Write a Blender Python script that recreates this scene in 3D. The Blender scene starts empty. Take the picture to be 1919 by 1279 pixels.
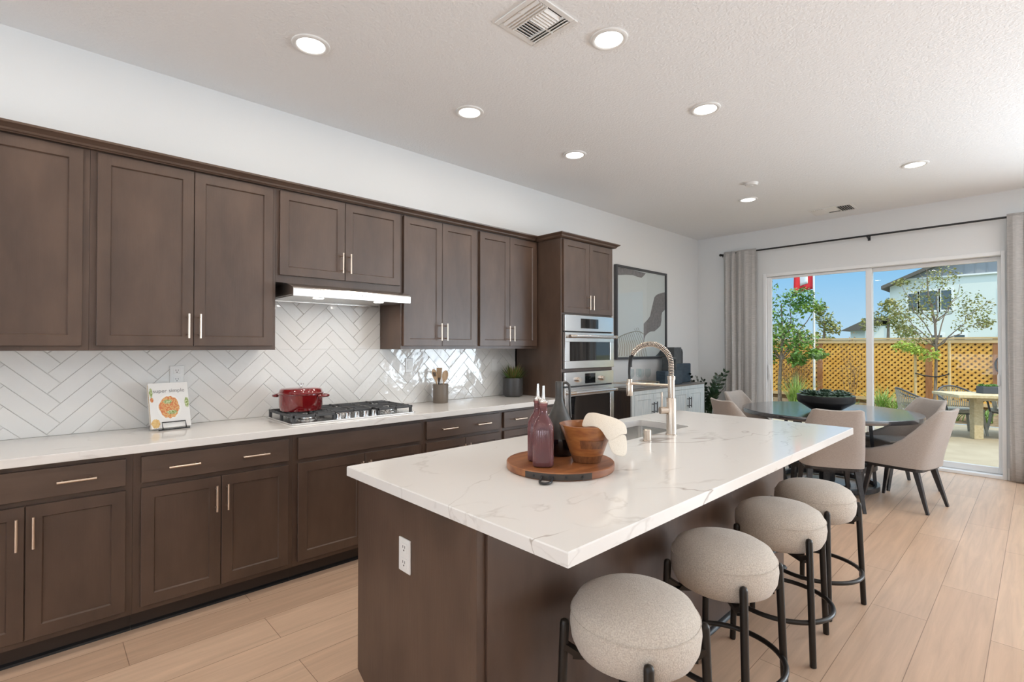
import bpy, bmesh, math, random
from mathutils import Vector, Matrix
random.seed(7)
S = bpy.context.scene
COL = S.collection
R = math.radians
PI = math.pi

# ------------------------------------------------------------------ camera
cd = bpy.data.cameras.new('camera'); cam = bpy.data.objects.new('camera', cd); COL.objects.link(cam)
yaw, pit, rol = R(46.5411), R(0.5835), R(0.0401)
fw = Vector((-math.sin(yaw)*math.cos(pit), math.cos(yaw)*math.cos(pit), math.sin(pit)))
rt = Vector((math.cos(yaw), math.sin(yaw), 0)); up = rt.cross(fw)
rt2 = rt*math.cos(rol) + up*math.sin(rol); up2 = rt2.cross(fw)
M = Matrix(((rt2.x, up2.x, -fw.x), (rt2.y, up2.y, -fw.y), (rt2.z, up2.z, -fw.z))).to_4x4()
M.translation = Vector((3.6128, 0, 1.40)); cam.matrix_world = M
cd.sensor_fit = 'HORIZONTAL'; cd.sensor_width = 36.0; cd.lens = 936.703*36/1919
cd.clip_start = 0.02; cd.clip_end = 300
S.camera = cam

# ------------------------------------------------------------------ view, world, sun, added window fill
S.view_settings.view_transform = 'Standard'; S.view_settings.look = 'None'
S.view_settings.gamma = 1.0; S.view_settings.exposure = 0.0; S.view_settings.use_curve_mapping = False
S.cycles.use_denoising = True
S.cycles.max_bounces = 12; S.cycles.diffuse_bounces = 5; S.cycles.glossy_bounces = 4
S.cycles.transparent_max_bounces = 24; S.cycles.transmission_bounces = 10
S.cycles.sample_clamp_indirect = 6.0; S.cycles.blur_glossy = 0.6
S.cycles.caustics_reflective = False; S.cycles.caustics_refractive = False

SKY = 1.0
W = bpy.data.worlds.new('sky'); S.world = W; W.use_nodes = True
nt = W.node_tree; nt.nodes.clear()
wo = nt.nodes.new('ShaderNodeOutputWorld'); bg = nt.nodes.new('ShaderNodeBackground')
tc = nt.nodes.new('ShaderNodeTexCoord'); sx = nt.nodes.new('ShaderNodeSeparateXYZ'); cr = nt.nodes.new('ShaderNodeValToRGB')
nt.links.new(tc.outputs['Generated'], sx.inputs[0]); nt.links.new(sx.outputs['Z'], cr.inputs[0])
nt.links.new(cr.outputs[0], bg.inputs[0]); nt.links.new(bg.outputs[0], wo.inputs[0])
e = cr.color_ramp.elements
e[0].position = 0.0; e[0].color = (0.56, 0.78, 0.95, 1)
e[1].position = 1.0; e[1].color = (0.30, 0.38, 0.47, 1)
q = e.new(0.14); q.color = (0.26, 0.585, 0.93, 1)
q = e.new(0.34); q.color = (0.36, 0.44, 0.52, 1)
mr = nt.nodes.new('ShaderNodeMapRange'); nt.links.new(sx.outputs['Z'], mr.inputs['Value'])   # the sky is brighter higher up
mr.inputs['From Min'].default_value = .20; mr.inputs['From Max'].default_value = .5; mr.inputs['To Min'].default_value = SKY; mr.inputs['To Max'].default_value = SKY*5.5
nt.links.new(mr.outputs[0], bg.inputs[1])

def light(name, kind, energy, color, loc, rot, parent=None, **kw):
    d = bpy.data.lights.new(name, kind); d.energy = energy; d.color = color
    for k, v in kw.items(): setattr(d, k, v)
    o = bpy.data.objects.new(name, d); COL.objects.link(o); o.location = loc; o.rotation_euler = rot
    if parent: o.parent = parent
    return o
SUN_DIR = Vector((-0.60, 0.20, -0.77)).normalized()
sun = light('sun', 'SUN', 3.4, (1, .86, .62), (8, 2, 12), (0, 0, 0), angle=R(0.6))
sun.rotation_euler = SUN_DIR.to_track_quat('-Z', 'Y').to_euler()
DAY = (0.78, 0.90, 1.0)
# area lights added at unseen back and near windows, to brighten the room
light('unseen_window_fill', 'AREA', 350, DAY, (6.8, 7.30, 1.15), (R(-90-32), 0, 0), spread=R(140), shape='RECTANGLE', size=3.2, size_y=1.5)
light('unseen_window_fill', 'AREA', 235, DAY, (4.3, -6.40, .85), (R(90+52), 0, 0), spread=R(125), shape='RECTANGLE', size=5.4, size_y=1.0)
pl = light('sky_portal', 'AREA', 1, (1, 1, 1), (2.18, 7.56, 1.21), (R(-90), 0, 0), shape='RECTANGLE', size=2.4, size_y=2.4)
pl.data.cycles.is_portal = True

# ------------------------------------------------------------------ materials
def mat(name, col, rough=.5, metal=0., spec=.5, col2=None, nscale=(6, 6, 6), ndetail=4, ramp=(.35, .65),
        bump=0., bscale=(60, 60, 60), coat=0., coat_rough=.1, sheen=0., trans=0., emit=0., bdist=.02, alpha=1.):
    m = bpy.data.materials.new(name); m.use_nodes = True
    t = m.node_tree; b = t.nodes['Principled BSDF']
    b.inputs['Base Color'].default_value = (*col, 1); b.inputs['Roughness'].default_value = rough
    b.inputs['Metallic'].default_value = metal; b.inputs['Specular IOR Level'].default_value = spec
    b.inputs['Coat Weight'].default_value = coat; b.inputs['Coat Roughness'].default_value = coat_rough
    b.inputs['Sheen Weight'].default_value = sheen; b.inputs['Transmission Weight'].default_value = trans
    b.inputs['Alpha'].default_value = alpha
    if emit:
        b.inputs['Emission Color'].default_value = (*col, 1); b.inputs['Emission Strength'].default_value = emit
    tcn = t.nodes.new('ShaderNodeTexCoord')
    def noise(scale, detail, vec=None):
        mp = t.nodes.new('ShaderNodeMapping'); mp.inputs['Scale'].default_value = scale
        t.links.new(tcn.outputs['Object'], mp.inputs[0])
        n = t.nodes.new('ShaderNodeTexNoise'); n.inputs['Scale'].default_value = 1; n.inputs['Detail'].default_value = detail
        t.links.new(mp.outputs[0], n.inputs['Vector']); return n
    if col2:
        n = noise(nscale, ndetail); r = t.nodes.new('ShaderNodeValToRGB')
        r.color_ramp.elements[0].color = (*col, 1); r.color_ramp.elements[1].color = (*col2, 1)
        r.color_ramp.elements[0].position = ramp[0]; r.color_ramp.elements[1].position = ramp[1]
        t.links.new(n.outputs['Fac'], r.inputs[0]); t.links.new(r.outputs[0], b.inputs['Base Color'])
    if bump:
        n = noise(bscale, 3); bm_ = t.nodes.new('ShaderNodeBump'); bm_.inputs['Strength'].default_value = bump
        bm_.inputs['Distance'].default_value = bdist
        t.links.new(n.outputs['Fac'], bm_.inputs['Height']); t.links.new(bm_.outputs[0], b.inputs['Normal'])
    m['bsdf'] = 1
    return m

def glassmat(name, tint=(1, 1, 1), rough=0.0, refl=1.0):
    """thin clear pane: straight-through light plus a fresnel reflection"""
    m = bpy.data.materials.new(name); m.use_nodes = True; t = m.node_tree; t.nodes.clear()
    o = t.nodes.new('ShaderNodeOutputMaterial'); mx = t.nodes.new('ShaderNodeMixShader')
    tr = t.nodes.new('ShaderNodeBsdfTransparent'); gl = t.nodes.new('ShaderNodeBsdfGlossy'); fr = t.nodes.new('ShaderNodeFresnel')
    tr.inputs[0].default_value = (*tint, 1); gl.inputs['Roughness'].default_value = rough; fr.inputs[0].default_value = 1.45
    gl.inputs[0].default_value = (refl, refl, refl, 1)
    ge = t.nodes.new('ShaderNodeNewGeometry'); iv = t.nodes.new('ShaderNodeMath'); iv.operation = 'SUBTRACT'; iv.inputs[0].default_value = 1
    mu = t.nodes.new('ShaderNodeMath'); mu.operation = 'MULTIPLY'   # the pane reflects on its front surface only
    t.links.new(ge.outputs['Backfacing'], iv.inputs[1]); t.links.new(iv.outputs[0], mu.inputs[0]); t.links.new(fr.outputs[0], mu.inputs[1])
    t.links.new(mu.outputs[0], mx.inputs[0]); t.links.new(tr.outputs[0], mx.inputs[1]); t.links.new(gl.outputs[0], mx.inputs[2])
    t.links.new(mx.outputs[0], o.inputs[0]); return m

MT = {}
MT['wall'] = mat('wall_paint', (.75, .755, .755), .9, spec=.2, bump=.05, bscale=(180, 180, 180))
MT['ceiling'] = mat('ceiling_paint', (.86, .865, .87), .95, spec=.1, bump=.35, bscale=(75, 75, 75), bdist=.012)
MT['trim'] = mat('white_trim', (.80, .80, .79), .45)
MT['vinyl'] = mat('white_vinyl', (.82, .82, .82), .4)
def woodmat(name, a, b, rough, vertical=True, coat=0.25):
    sc = (9, 9, 3.2) if vertical else (9, 3.2, 9)
    return mat(name, a, rough, col2=b, nscale=sc, ndetail=6, ramp=(.3, .72), bump=.04, bscale=(140, 140, 9) if vertical else (140, 9, 140), coat=coat, coat_rough=.28)
MT['cab'] = woodmat('dark_stained_wood', (.064, .037, .025), (.104, .062, .042), .42)
MT['cabh'] = woodmat('dark_stained_wood_across', (.070, .042, .029), (.112, .070, .049), .42, False)
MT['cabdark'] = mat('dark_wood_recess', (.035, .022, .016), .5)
MT['nickel'] = mat('brushed_champagne_metal', (.78, .66, .55), .28, 1.0)
MT['nickel2'] = mat('brushed_nickel', (.66, .58, .50), .27, 1.0, bump=.03, bscale=(20, 20, 400))
MT['steel'] = mat('brushed_steel', (.74, .735, .72), .26, 1.0, bump=.02, bscale=(4, 300, 300))
MT['steeldark'] = mat('dark_steel', (.30, .30, .30), .35, 1.0)
MT['ovensteel'] = mat('pale_steel', (.80, .80, .80), .20, 1.0)
MT['blackglass'] = mat('black_glass', (.008, .008, .009), .03, spec=.6, coat=.6, coat_rough=.02)
MT['iron'] = mat('cast_iron', (.065, .065, .067), .55)
MT['black'] = mat('black_paint', (.012, .012, .013), .42)
MT['blackwood'] = mat('black_wood', (.016, .017, .021), .38, col2=(.030, .031, .036), nscale=(60, 6, 60), coat=.3, coat_rough=.25)
MT['tabletop'] = mat('black_oak_top', (.020, .022, .028), .24, col2=(.045, .047, .056), nscale=(70, 5, 70), bump=.06, bscale=(90, 6, 90), coat=1.0, coat_rough=.13)
MT['white'] = mat('white_plastic', (.80, .79, .77), .35)
MT['outlet'] = mat('outlet_plastic', (.78, .77, .75), .3)
MT['slot'] = mat('dark_slot', (.03, .03, .03), .6)
MT['lamp'] = mat('lamp_lens', (1, .97, .92), .5, emit=7.0)
MT['hoodlamp'] = mat('hood_lamp', (1, .96, .9), .5, emit=9.0)
MT['boucle'] = mat('boucle_fabric', (.50, .43, .365), .95, col2=(.66, .59, .51), nscale=(260, 260, 260), ndetail=2, bump=.55, bscale=(230, 230, 230), bdist=.006, sheen=.25)
MT['chairfab'] = mat('linen_upholstery', (.38, .33, .295), .9, col2=(.45, .395, .355), nscale=(90, 90, 500), bump=.12, bscale=(400, 400, 400), bdist=.003, sheen=.2)
MT['stoolleg'] = mat('dark_bronze_metal', (.020, .016, .013), .35, .3)
MT['curtain'] = mat('grey_linen', (.36, .345, .335), .95, col2=(.52, .50, .48), nscale=(25, 25, 330), ndetail=3, ramp=(.3, .7), bump=.15, bscale=(320, 320, 320), bdist=.003)
MT['red'] = mat('red_enamel', (.16, .006, .008), .10, coat=1., coat_rough=.03)
MT['paper'] = mat('paper', (.80, .78, .75), .7)
MT['pages'] = mat('book_pages', (.62, .44, .26), .8, col2=(.72, .58, .40), nscale=(2, 2, 300))
MT['wirestand'] = mat('black_wire', (.015, .015, .015), .45)
MT['crock'] = mat('brown_stoneware', (.17, .135, .105), .45)
MT['utwood'] = mat('utensil_wood', (.50, .33, .19), .6, col2=(.60, .42, .27), nscale=(40, 40, 6))
MT['utdark'] = mat('dark_utensil', (.05, .045, .05), .5)
MT['potdark'] = mat('charcoal_ceramic', (.045, .043, .042), .38)
MT['soil'] = mat('soil', (.06, .045, .03), .95)
MT['boardwood'] = mat('acacia_wood', (.20, .062, .020), .42, col2=(.36, .135, .045), nscale=(22, 3, 22), ndetail=6, coat=.2)
MT['bowlwood'] = mat('bowl_wood', (.40, .155, .045), .34, col2=(.25, .080, .024), nscale=(16, 16, 60), ndetail=5, coat=.35, coat_rough=.2)
MT['bowldark'] = mat('bowl_dark_inlay', (.13, .045, .018), .35, col2=(.22, .085, .032), nscale=(80, 80, 20), coat=.3)
MT['leather'] = mat('dark_strap', (.045, .033, .026), .55)
MT['jug'] = mat('charcoal_stoneware', (.050, .047, .044), .42, col2=(.070, .066, .060), nscale=(30, 30, 30))
MT['jugglaze'] = mat('black_glaze', (.006, .006, .008), .18, coat=.5)
MT['towel'] = mat('linen_towel', (.66, .58, .48), .95, col2=(.76, .68, .58), nscale=(350, 350, 350), bump=.2, bscale=(420, 420, 420), bdist=.002)
MT['leaf'] = mat('leaf_green', (.035, .10, .018), .45, col2=(.10, .20, .035), nscale=(20, 20, 20))
MT['leafdark'] = mat('leaf_dark_green', (.008, .026, .010), .28, col2=(.02, .055, .018), nscale=(15, 15, 15))
MT['succ'] = mat('succulent_green', (.045, .085, .055), .45, col2=(.10, .16, .11), nscale=(12, 12, 12))
MT['agave'] = mat('spiky_leaf', (.10, .14, .030), .5, col2=(.24, .14, .045), nscale=(9, 9, 9))
MT['tabletop'].node_tree.nodes['Principled BSDF'].inputs['Coat IOR'].default_value = 2.0
MT['sidefront'] = mat('whitewashed_wood', (.52, .58, .60), .55, col2=(.66, .70, .70), nscale=(50, 50, 5), ndetail=5)
MT['sidedark'] = mat('dark_brown_wood', (.030, .019, .014), .45, col2=(.05, .03, .02), nscale=(40, 40, 6))
MT['sidetop'] = mat('grey_brown_top', (.16, .14, .125), .35, coat=.3)
MT['vase'] = mat('blue_grey_ceramic', (.022, .040, .062), .42, col2=(.040, .065, .090), nscale=(10, 10, 30))
MT['vasegrey'] = mat('dark_grey_ceramic', (.055, .062, .070), .5, col2=(.08, .085, .09), nscale=(12, 12, 20))
MT['artpaper'] = mat('art_paper', (.78, .78, .78), .8)
MT['artgrey'] = mat('art_mauve_grey', (.22, .20, .205), .8, col2=(.30, .26, .27), nscale=(30, 30, 30))
MT['artblue'] = mat('art_slate', (.15, .17, .19), .8)
MT['artline'] = mat('art_tan_line', (.40, .36, .30), .8)
MT['frame'] = mat('charcoal_frame', (.06, .062, .068), .4)
MT['glass'] = glassmat('window_glass', (.97, .985, .98), refl=.28)
MT['clear'] = glassmat('thin_clear_glass', (.93, .95, .95))
MT['rose'] = glassmat('rose_glass', (.62, .30, .31), .02)
MT['pink'] = mat('rose_liquid_glass', (.42, .16, .17), .12, trans=.75, spec=.6)
MT['pourer'] = mat('pourer_metal', (.72, .71, .70), .22, 1.0)
# outdoors
MT['patio'] = mat('patio_concrete', (.33, .275, .195), .85, col2=(.38, .32, .23), nscale=(3, 3, 3), bump=.1, bscale=(90, 90, 90), bdist=.004)
MT['bed'] = mat('planting_soil', (.16, .11, .065), .95, col2=(.26, .19, .11), nscale=(14, 14, 14), bump=.5, bscale=(30, 30, 30))
MT['far'] = mat('far_ground', (.22, .22, .13), .95)
MT['cedar'] = mat('cedar_lattice', (.68, .34, .055), .8, col2=(.80, .46, .10), nscale=(12, 12, 12))
MT['fenceback'] = mat('brown_fence_boards', (.22, .12, .04), .85, col2=(.30, .17, .06), nscale=(8, 8, 1.5))
MT['cedarcap'] = mat('cedar_cap', (.58, .40, .19), .75, col2=(.66, .48, .25), nscale=(3, 30, 30))
MT['post'] = mat('red_brown_post', (.30, .12, .04), .75, col2=(.38, .17, .065), nscale=(40, 40, 5))
MT['bark'] = mat('bark', (.16, .12, .085), .9, col2=(.26, .20, .15), nscale=(30, 30, 10))
MT['stake'] = mat('stake_wood', (.55, .40, .20), .8)
MT['tleaf'] = mat('tree_leaf_bright', (.055, .16, .022), .5, col2=(.17, .28, .035), nscale=(3, 3, 3))
MT['tleaf2'] = mat('tree_leaf_olive', (.15, .19, .04), .55, col2=(.28, .25, .07), nscale=(3, 3, 3))
MT['tleaf3'] = mat('tree_leaf_lime', (.24, .36, .04), .5, col2=(.36, .44, .06), nscale=(6, 6, 6))
MT['dry'] = mat('dry_twigs', (.24, .14, .07), .9, col2=(.38, .24, .12), nscale=(8, 8, 8))
MT['grass'] = mat('blade_green', (.20, .34, .06), .5, col2=(.42, .52, .17), nscale=(5, 5, 5))
MT['greygreen'] = mat('low_plant_green', (.10, .22, .04), .6, col2=(.22, .36, .08), nscale=(9, 9, 9))
MT['stucco'] = mat('pale_stucco', (.68, .72, .69), .9)
MT['stuccogrey'] = mat('grey_siding', (.30, .31, .34), .8)
MT['rooftile'] = mat('dark_roof', (.12, .105, .09), .8)
MT['winpane'] = mat('far_window', (.10, .13, .15), .15)
MT['pole'] = mat('white_pole', (.80, .80, .80), .3)
MT['flag'] = mat('red_cloth', (.62, .02, .03), .8)
MT['flagwhite'] = mat('white_cloth', (.85, .85, .85), .8)
MT['teak'] = mat('weathered_teak', (.46, .37, .22), .7, col2=(.54, .45, .29), nscale=(40, 6, 40))
MT['wicker'] = mat('grey_wicker', (.23, .225, .19), .8, col2=(.32, .31, .265), nscale=(90, 90, 90))
MT['zinc'] = mat('slate_planter', (.055, .062, .075), .5)

def quartzmat():
    m = mat('white_veined_quartz', (.80, .775, .745), .10, spec=.5)
    t = m.node_tree; b = t.nodes['Principled BSDF']; tcn = [n for n in t.nodes if n.type == 'TEX_COORD'][0]
    def vein(scale, seed, w, strength, dist):
        mp = t.nodes.new('ShaderNodeMapping'); mp.inputs['Location'].default_value = (seed, seed*.7, seed*.3); mp.inputs['Rotation'].default_value = (0, 0, R(28))
        mp.inputs['Scale'].default_value = (1.0, .55, 1)
        t.links.new(tcn.outputs['Object'], mp.inputs[0])
        n = t.nodes.new('ShaderNodeTexNoise'); n.inputs['Scale'].default_value = scale; n.inputs['Detail'].default_value = 5; n.inputs['Roughness'].default_value = .48
        n.inputs['Distortion'].default_value = dist
        t.links.new(mp.outputs[0], n.inputs['Vector'])
        a = t.nodes.new('ShaderNodeMath'); a.operation = 'SUBTRACT'; a.inputs[1].default_value = .5; t.links.new(n.outputs['Fac'], a.inputs[0])
        b_ = t.nodes.new('ShaderNodeMath'); b_.operation = 'ABSOLUTE'; t.links.new(a.outputs[0], b_.inputs[0])
        r = t.nodes.new('ShaderNodeMapRange'); r.inputs['From Min'].default_value = 0; r.inputs['From Max'].default_value = w
        r.inputs['To Min'].default_value = strength; r.inputs['To Max'].default_value = 0; t.links.new(b_.outputs[0], r.inputs['Value'])
        # break the vein up so that only stretches of it show
        n2 = t.nodes.new('ShaderNodeTexNoise'); n2.inputs['Scale'].default_value = scale*1.6; n2.inputs['Detail'].default_value = 2
        mp2 = t.nodes.new('ShaderNodeMapping'); mp2.inputs['Location'].default_value = (seed+9, 3, 5); t.links.new(tcn.outputs['Object'], mp2.inputs[0]); t.links.new(mp2.outputs[0], n2.inputs['Vector'])
        r2 = t.nodes.new('ShaderNodeMapRange'); r2.inputs['From Min'].default_value = .46; r2.inputs['From Max'].default_value = .60; t.links.new(n2.outputs['Fac'], r2.inputs['Value'])
        mu = t.nodes.new('ShaderNodeMath'); mu.operation = 'MULTIPLY'; t.links.new(r.outputs[0], mu.inputs[0]); t.links.new(r2.outputs[0], mu.inputs[1])
        return mu
    v1 = vein(1.25, 3.1, .0035, .75, .5); v2 = vein(2.6, 11.7, .010, .22, .4)
    ad = t.nodes.new('ShaderNodeMath'); ad.operation = 'MAXIMUM'; t.links.new(v1.outputs[0], ad.inputs[0]); t.links.new(v2.outputs[0], ad.inputs[1])
    mx = t.nodes.new('ShaderNodeMix'); mx.data_type = 'RGBA'; mx.inputs[6].default_value = (.80, .775, .745, 1); mx.inputs[7].default_value = (.30, .24, .20, 1)
    t.links.new(ad.outputs[0], mx.inputs[0]); t.links.new(mx.outputs[2], b.inputs['Base Color'])
    return m
MT['quartz'] = quartzmat()

def floormat():
    m = mat('oak_planks', (.6, .4, .27), .38, spec=.45)
    t = m.node_tree; b = t.nodes['Principled BSDF']; tcn = [n for n in t.nodes if n.type == 'TEX_COORD'][0]
    mp = t.nodes.new('ShaderNodeMapping'); mp.inputs['Rotation'].default_value = (0, 0, R(90)); mp.inputs['Location'].default_value = (.3, -2.974+.2345*13, 0)
    t.links.new(tcn.outputs['Object'], mp.inputs[0])
    br = t.nodes.new('ShaderNodeTexBrick'); br.offset = .37; br.inputs['Scale'].default_value = 1; br.inputs['Brick Width'].default_value = 1.5
    br.inputs['Row Height'].default_value = .2345; br.inputs['Mortar Size'].default_value = .0016; br.inputs['Mortar Smooth'].default_value = .2
    br.inputs['Color1'].default_value = (.56, .375, .258, 1); br.inputs['Color2'].default_value = (.65, .455, .32, 1); br.inputs['Mortar'].default_value = (.26, .16, .10, 1)
    t.links.new(mp.outputs[0], br.inputs['Vector'])
    g = t.nodes.new('ShaderNodeMapping'); g.inputs['Scale'].default_value = (26, 1.6, 1); t.links.new(tcn.outputs['Object'], g.inputs[0])
    n = t.nodes.new('ShaderNodeTexNoise'); n.inputs['Scale'].default_value = 1; n.inputs['Detail'].default_value = 7; n.inputs['Roughness'].default_value = .62; n.inputs['Distortion'].default_value = .6
    t.links.new(g.outputs[0], n.inputs['Vector'])
    r = t.nodes.new('ShaderNodeMapRange'); r.inputs['From Min'].default_value = .28; r.inputs['From Max'].default_value = .72; r.inputs['To Min'].default_value = .84; r.inputs['To Max'].default_value = 1.10
    t.links.new(n.outputs['Fac'], r.inputs['Value'])
    mx = t.nodes.new('ShaderNodeMix'); mx.data_type = 'RGBA'; mx.blend_type = 'MULTIPLY'; mx.inputs[0].default_value = 1
    cb = t.nodes.new('ShaderNodeCombineColor')
    for i in range(3): t.links.new(r.outputs[0], cb.inputs[i])
    t.links.new(br.outputs['Color'], mx.inputs[6]); t.links.new(cb.outputs[0], mx.inputs[7]); t.links.new(mx.outputs[2], b.inputs['Base Color'])
    bp = t.nodes.new('ShaderNodeBump'); bp.inputs['Strength'].default_value = .12; bp.inputs['Distance'].default_value = .004
    t.links.new(n.outputs['Fac'], bp.inputs['Height']); t.links.new(bp.outputs[0], b.inputs['Normal'])
    return m
MT['floor'] = floormat()
MT['tile'] = mat('glossy_white_tile', (.76, .745, .72), .07, spec=.55, bump=.35, bscale=(9, 9, 9), bdist=.012)
MT['grout'] = mat('pale_grout', (.66, .645, .62), .9)

# ------------------------------------------------------------------ mesh helpers
ORIG = {}
class MB:
    def __init__(s): s.v = []; s.f = []; s.mi = []; s.cur = 0
    def add(s, vs, fs):
        o = len(s.v); s.v += [tuple(p) for p in vs]; s.f += [tuple(o+i for i in f) for f in fs]; s.mi += [s.cur]*len(fs); return s
    def box(s, x0, x1, y0, y1, z0, z1):
        v = [(x, y, z) for z in (z0, z1) for y in (y0, y1) for x in (x0, x1)]
        return s.add(v, [(0, 2, 3, 1), (4, 5, 7, 6), (0, 1, 5, 4), (2, 6, 7, 3), (0, 4, 6, 2), (1, 3, 7, 5)])
    def obox(s, c, ax, ay, az):
        c, ax, ay, az = map(Vector, (c, ax, ay, az))
        v = [c+ax*i+ay*j+az*k for k in (-1, 1) for j in (-1, 1) for i in (-1, 1)]
        return s.add(v, [(0, 2, 3, 1), (4, 5, 7, 6), (0, 1, 5, 4), (2, 6, 7, 3), (0, 4, 6, 2), (1, 3, 7, 5)])
    def bar(s, a, b, w, h, w2=None, h2=None, upv=(0, 0, 1)):
        a, b = Vector(a), Vector(b); d = (b-a).normalized(); u = Vector(upv)
        if abs(d.dot(u)) > .98: u = Vector((1, 0, 0))
        x = d.cross(u).normalized(); y = x.cross(d); w2 = w2 or w; h2 = h2 or h
        v = [a+x*i*w/2+y*j*h/2 for j in (-1, 1) for i in (-1, 1)]+[b+x*i*w2/2+y*j*h2/2 for j in (-1, 1) for i in (-1, 1)]
        return s.add(v, [(0, 2, 3, 1), (4, 5, 7, 6), (0, 1, 5, 4), (2, 6, 7, 3), (0, 4, 6, 2), (1, 3, 7, 5)])
    def loops(s, rows, closed=True, cap0=False, cap1=False):
        n = len(rows[0]); vs = [p for r in rows for p in r]; fs = []
        for i in range(len(rows)-1):
            for j in range(n if closed else n-1):
                k = (j+1) % n; fs.append((i*n+j, i*n+k, (i+1)*n+k, (i+1)*n+j))
        if cap0: fs.append(tuple(reversed(range(n))))
        if cap1: fs.append(tuple((len(rows)-1)*n+j for j in range(n)))
        return s.add(vs, fs)
    def tube(s, pts, r, n=10, closed=False, caps=True):
        pts = [Vector(p) for p in pts]; N = len(pts)
        rad = r if isinstance(r, (list, tuple)) else [r]*N
        rows = []; pu = None
        for i, p in enumerate(pts):
            if closed: d = pts[(i+1) % N]-pts[i-1]
            else: d = pts[min(i+1, N-1)]-pts[max(i-1, 0)]
            d.normalize()
            if pu is None:
                pu = Vector((0, 0, 1)) if abs(d.z) < .9 else Vector((1, 0, 0))
            x = d.cross(pu); x.normalize(); y = x.cross(d); y.normalize(); pu = y
            rows.append([p+(x*math.cos(2*PI*k/n)+y*math.sin(2*PI*k/n))*rad[i] for k in range(n)])
        if closed: rows.append(rows[0])
        return s.loops(rows, True, caps and not closed, caps and not closed)
    def cyl(s, a, b, r, r2=None, n=24): return s.tube([a, b], [r, r if r2 is None else r2], n)
    def lathe(s, prof, c=(0, 0, 0), n=32, cap0=False, cap1=False, fn=None):
        rows = []
        for r, z in prof:
            rows.append([(c[0]+(r if fn is None else fn(r, z, 2*PI*k/n))*math.cos(2*PI*k/n), c[1]+(r if fn is None else fn(r, z, 2*PI*k/n))*math.sin(2*PI*k/n), c[2]+z) for k in range(n)])
        return s.loops(rows, True, cap0, cap1)
    def prism(s, poly, axis, a, b):
        def P(p, t): return {'x': (t, p[0], p[1]), 'y': (p[0], t, p[1]), 'z': (p[0], p[1], t)}[axis]
        n = len(poly); v = [P(p, a) for p in poly]+[P(p, b) for p in poly]
        fs = [tuple(range(n)), tuple(reversed(range(n, 2*n)))]+[(i, (i+1) % n, n+(i+1) % n, n+i)[::-1] for i in range(n)]
        return s.add(v, fs)
    def rbox(s, x0, x1, y0, y1, z0, z1, r, n=5):
        """box with rounded vertical corners"""
        P = []
        for cx, cy, a0 in ((x1-r, y1-r, 0), (x0+r, y1-r, 90), (x0+r, y0+r, 180), (x1-r, y0+r, 270)):
            for k in range(n+1):
                a = R(a0+90*k/n); P.append((cx+r*math.cos(a), cy+r*math.sin(a)))
        return s.prism(P, 'z', z0, z1)
    def build(s, name, material, parent=None, bevel=0, seg=2, smooth=None, loc=None, label=None, cat=None, group=None, kind=None, sub=0):
        o0 = Vector(loc) if loc is not None else (ORIG.get(parent.name, Vector()) if parent else Vector())
        me = bpy.data.meshes.new(name); me.from_pydata([tuple(Vector(p)-o0) for p in s.v], [], s.f)
        for m in (material if isinstance(material, (list, tuple)) else [material]): me.materials.append(MT[m])
        for i, p in enumerate(me.polygons): p.material_index = s.mi[i]
        bm = bmesh.new(); bm.from_mesh(me); bmesh.ops.recalc_face_normals(bm, faces=bm.faces); bm.to_mesh(me); bm.free()
        if smooth is not None:
            for p in me.polygons: p.use_smooth = True
            me.set_sharp_from_angle(angle=R(smooth))
        o = bpy.data.objects.new(name, me); COL.objects.link(o)
        if parent: o.parent = parent
        else: o.location = o0
        ORIG[o.name] = o0
        if bevel:
            b = o.modifiers.new('bevel', 'BEVEL'); b.width = bevel; b.segments = seg; b.limit_method = 'ANGLE'; b.angle_limit = R(40)
        if sub:
            q = o.modifiers.new('sub', 'SUBSURF'); q.levels = sub; q.render_levels = sub
        tag(o, label, cat, group, kind); return o
def tag(o, label=None, cat=None, group=None, kind=None):
    if label: o['label'] = label
    if cat: o['category'] = cat
    if group: o['group'] = group
    if kind: o['kind'] = kind
    return o
def thing(name, label, cat, loc=(0, 0, 0), group=None, kind=None):
    o = bpy.data.objects.new(name, None); COL.objects.link(o); o.location = loc; o.empty_display_size = .1
    ORIG[o.name] = Vector(loc); return tag(o, label, cat, group, kind)
def place(o, loc, rz=0): o.location = loc; o.rotation_euler = (0, 0, rz); return o
def dup(root, loc, rz=0, label=None, group=None):
    r = root.copy(); COL.objects.link(r); r.location = loc; r.rotation_euler = (0, 0, rz)
    if label: r['label'] = label
    if group: r['group'] = group
    for ch in list(root.children):
        c = ch.copy(); COL.objects.link(c); c.parent = r
        for g in list(ch.children):
            d = g.copy(); COL.objects.link(d); d.parent = c
    return r
def B(*a): return MB().box(*a)
def struct(mb, name, m, **kw): return mb.build(name, m, kind='structure', **kw)

# ------------------------------------------------------------------ room shell
ZC, YB = 3.034, 7.366
XR, YN = 9.0, -6.5
H = .922
struct(B(-.12, XR+.12, YN-.12, 7.372, -.06, 0), 'floor', 'floor')
struct(B(-.12, XR+.12, YN-.12, YB+.154, ZC, ZC+.08), 'ceiling', 'ceiling')
struct(B(-.12, 0, YN-.12, YB+.154, 0, ZC), 'wall_left', 'wall')
DX0, DX1, DZ = .957, 3.372, 2.408
w = MB().box(0, DX0, YB, YB+.154, 0, ZC).box(DX1, 5.1, YB, YB+.154, 0, ZC).box(8.5, XR, YB, YB+.154, 0, ZC).box(5.1, 8.5, YB, YB+.154, 0, .3).box(5.1, 8.5, YB, YB+.154, 2.6, ZC).box(DX0, DX1, YB, YB+.154, DZ, ZC)
struct(w, 'wall_back', 'wall')
w = MB().box(XR, XR+.12, YN, YB, 0, ZC)
struct(w, 'wall_right', 'wall')
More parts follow.
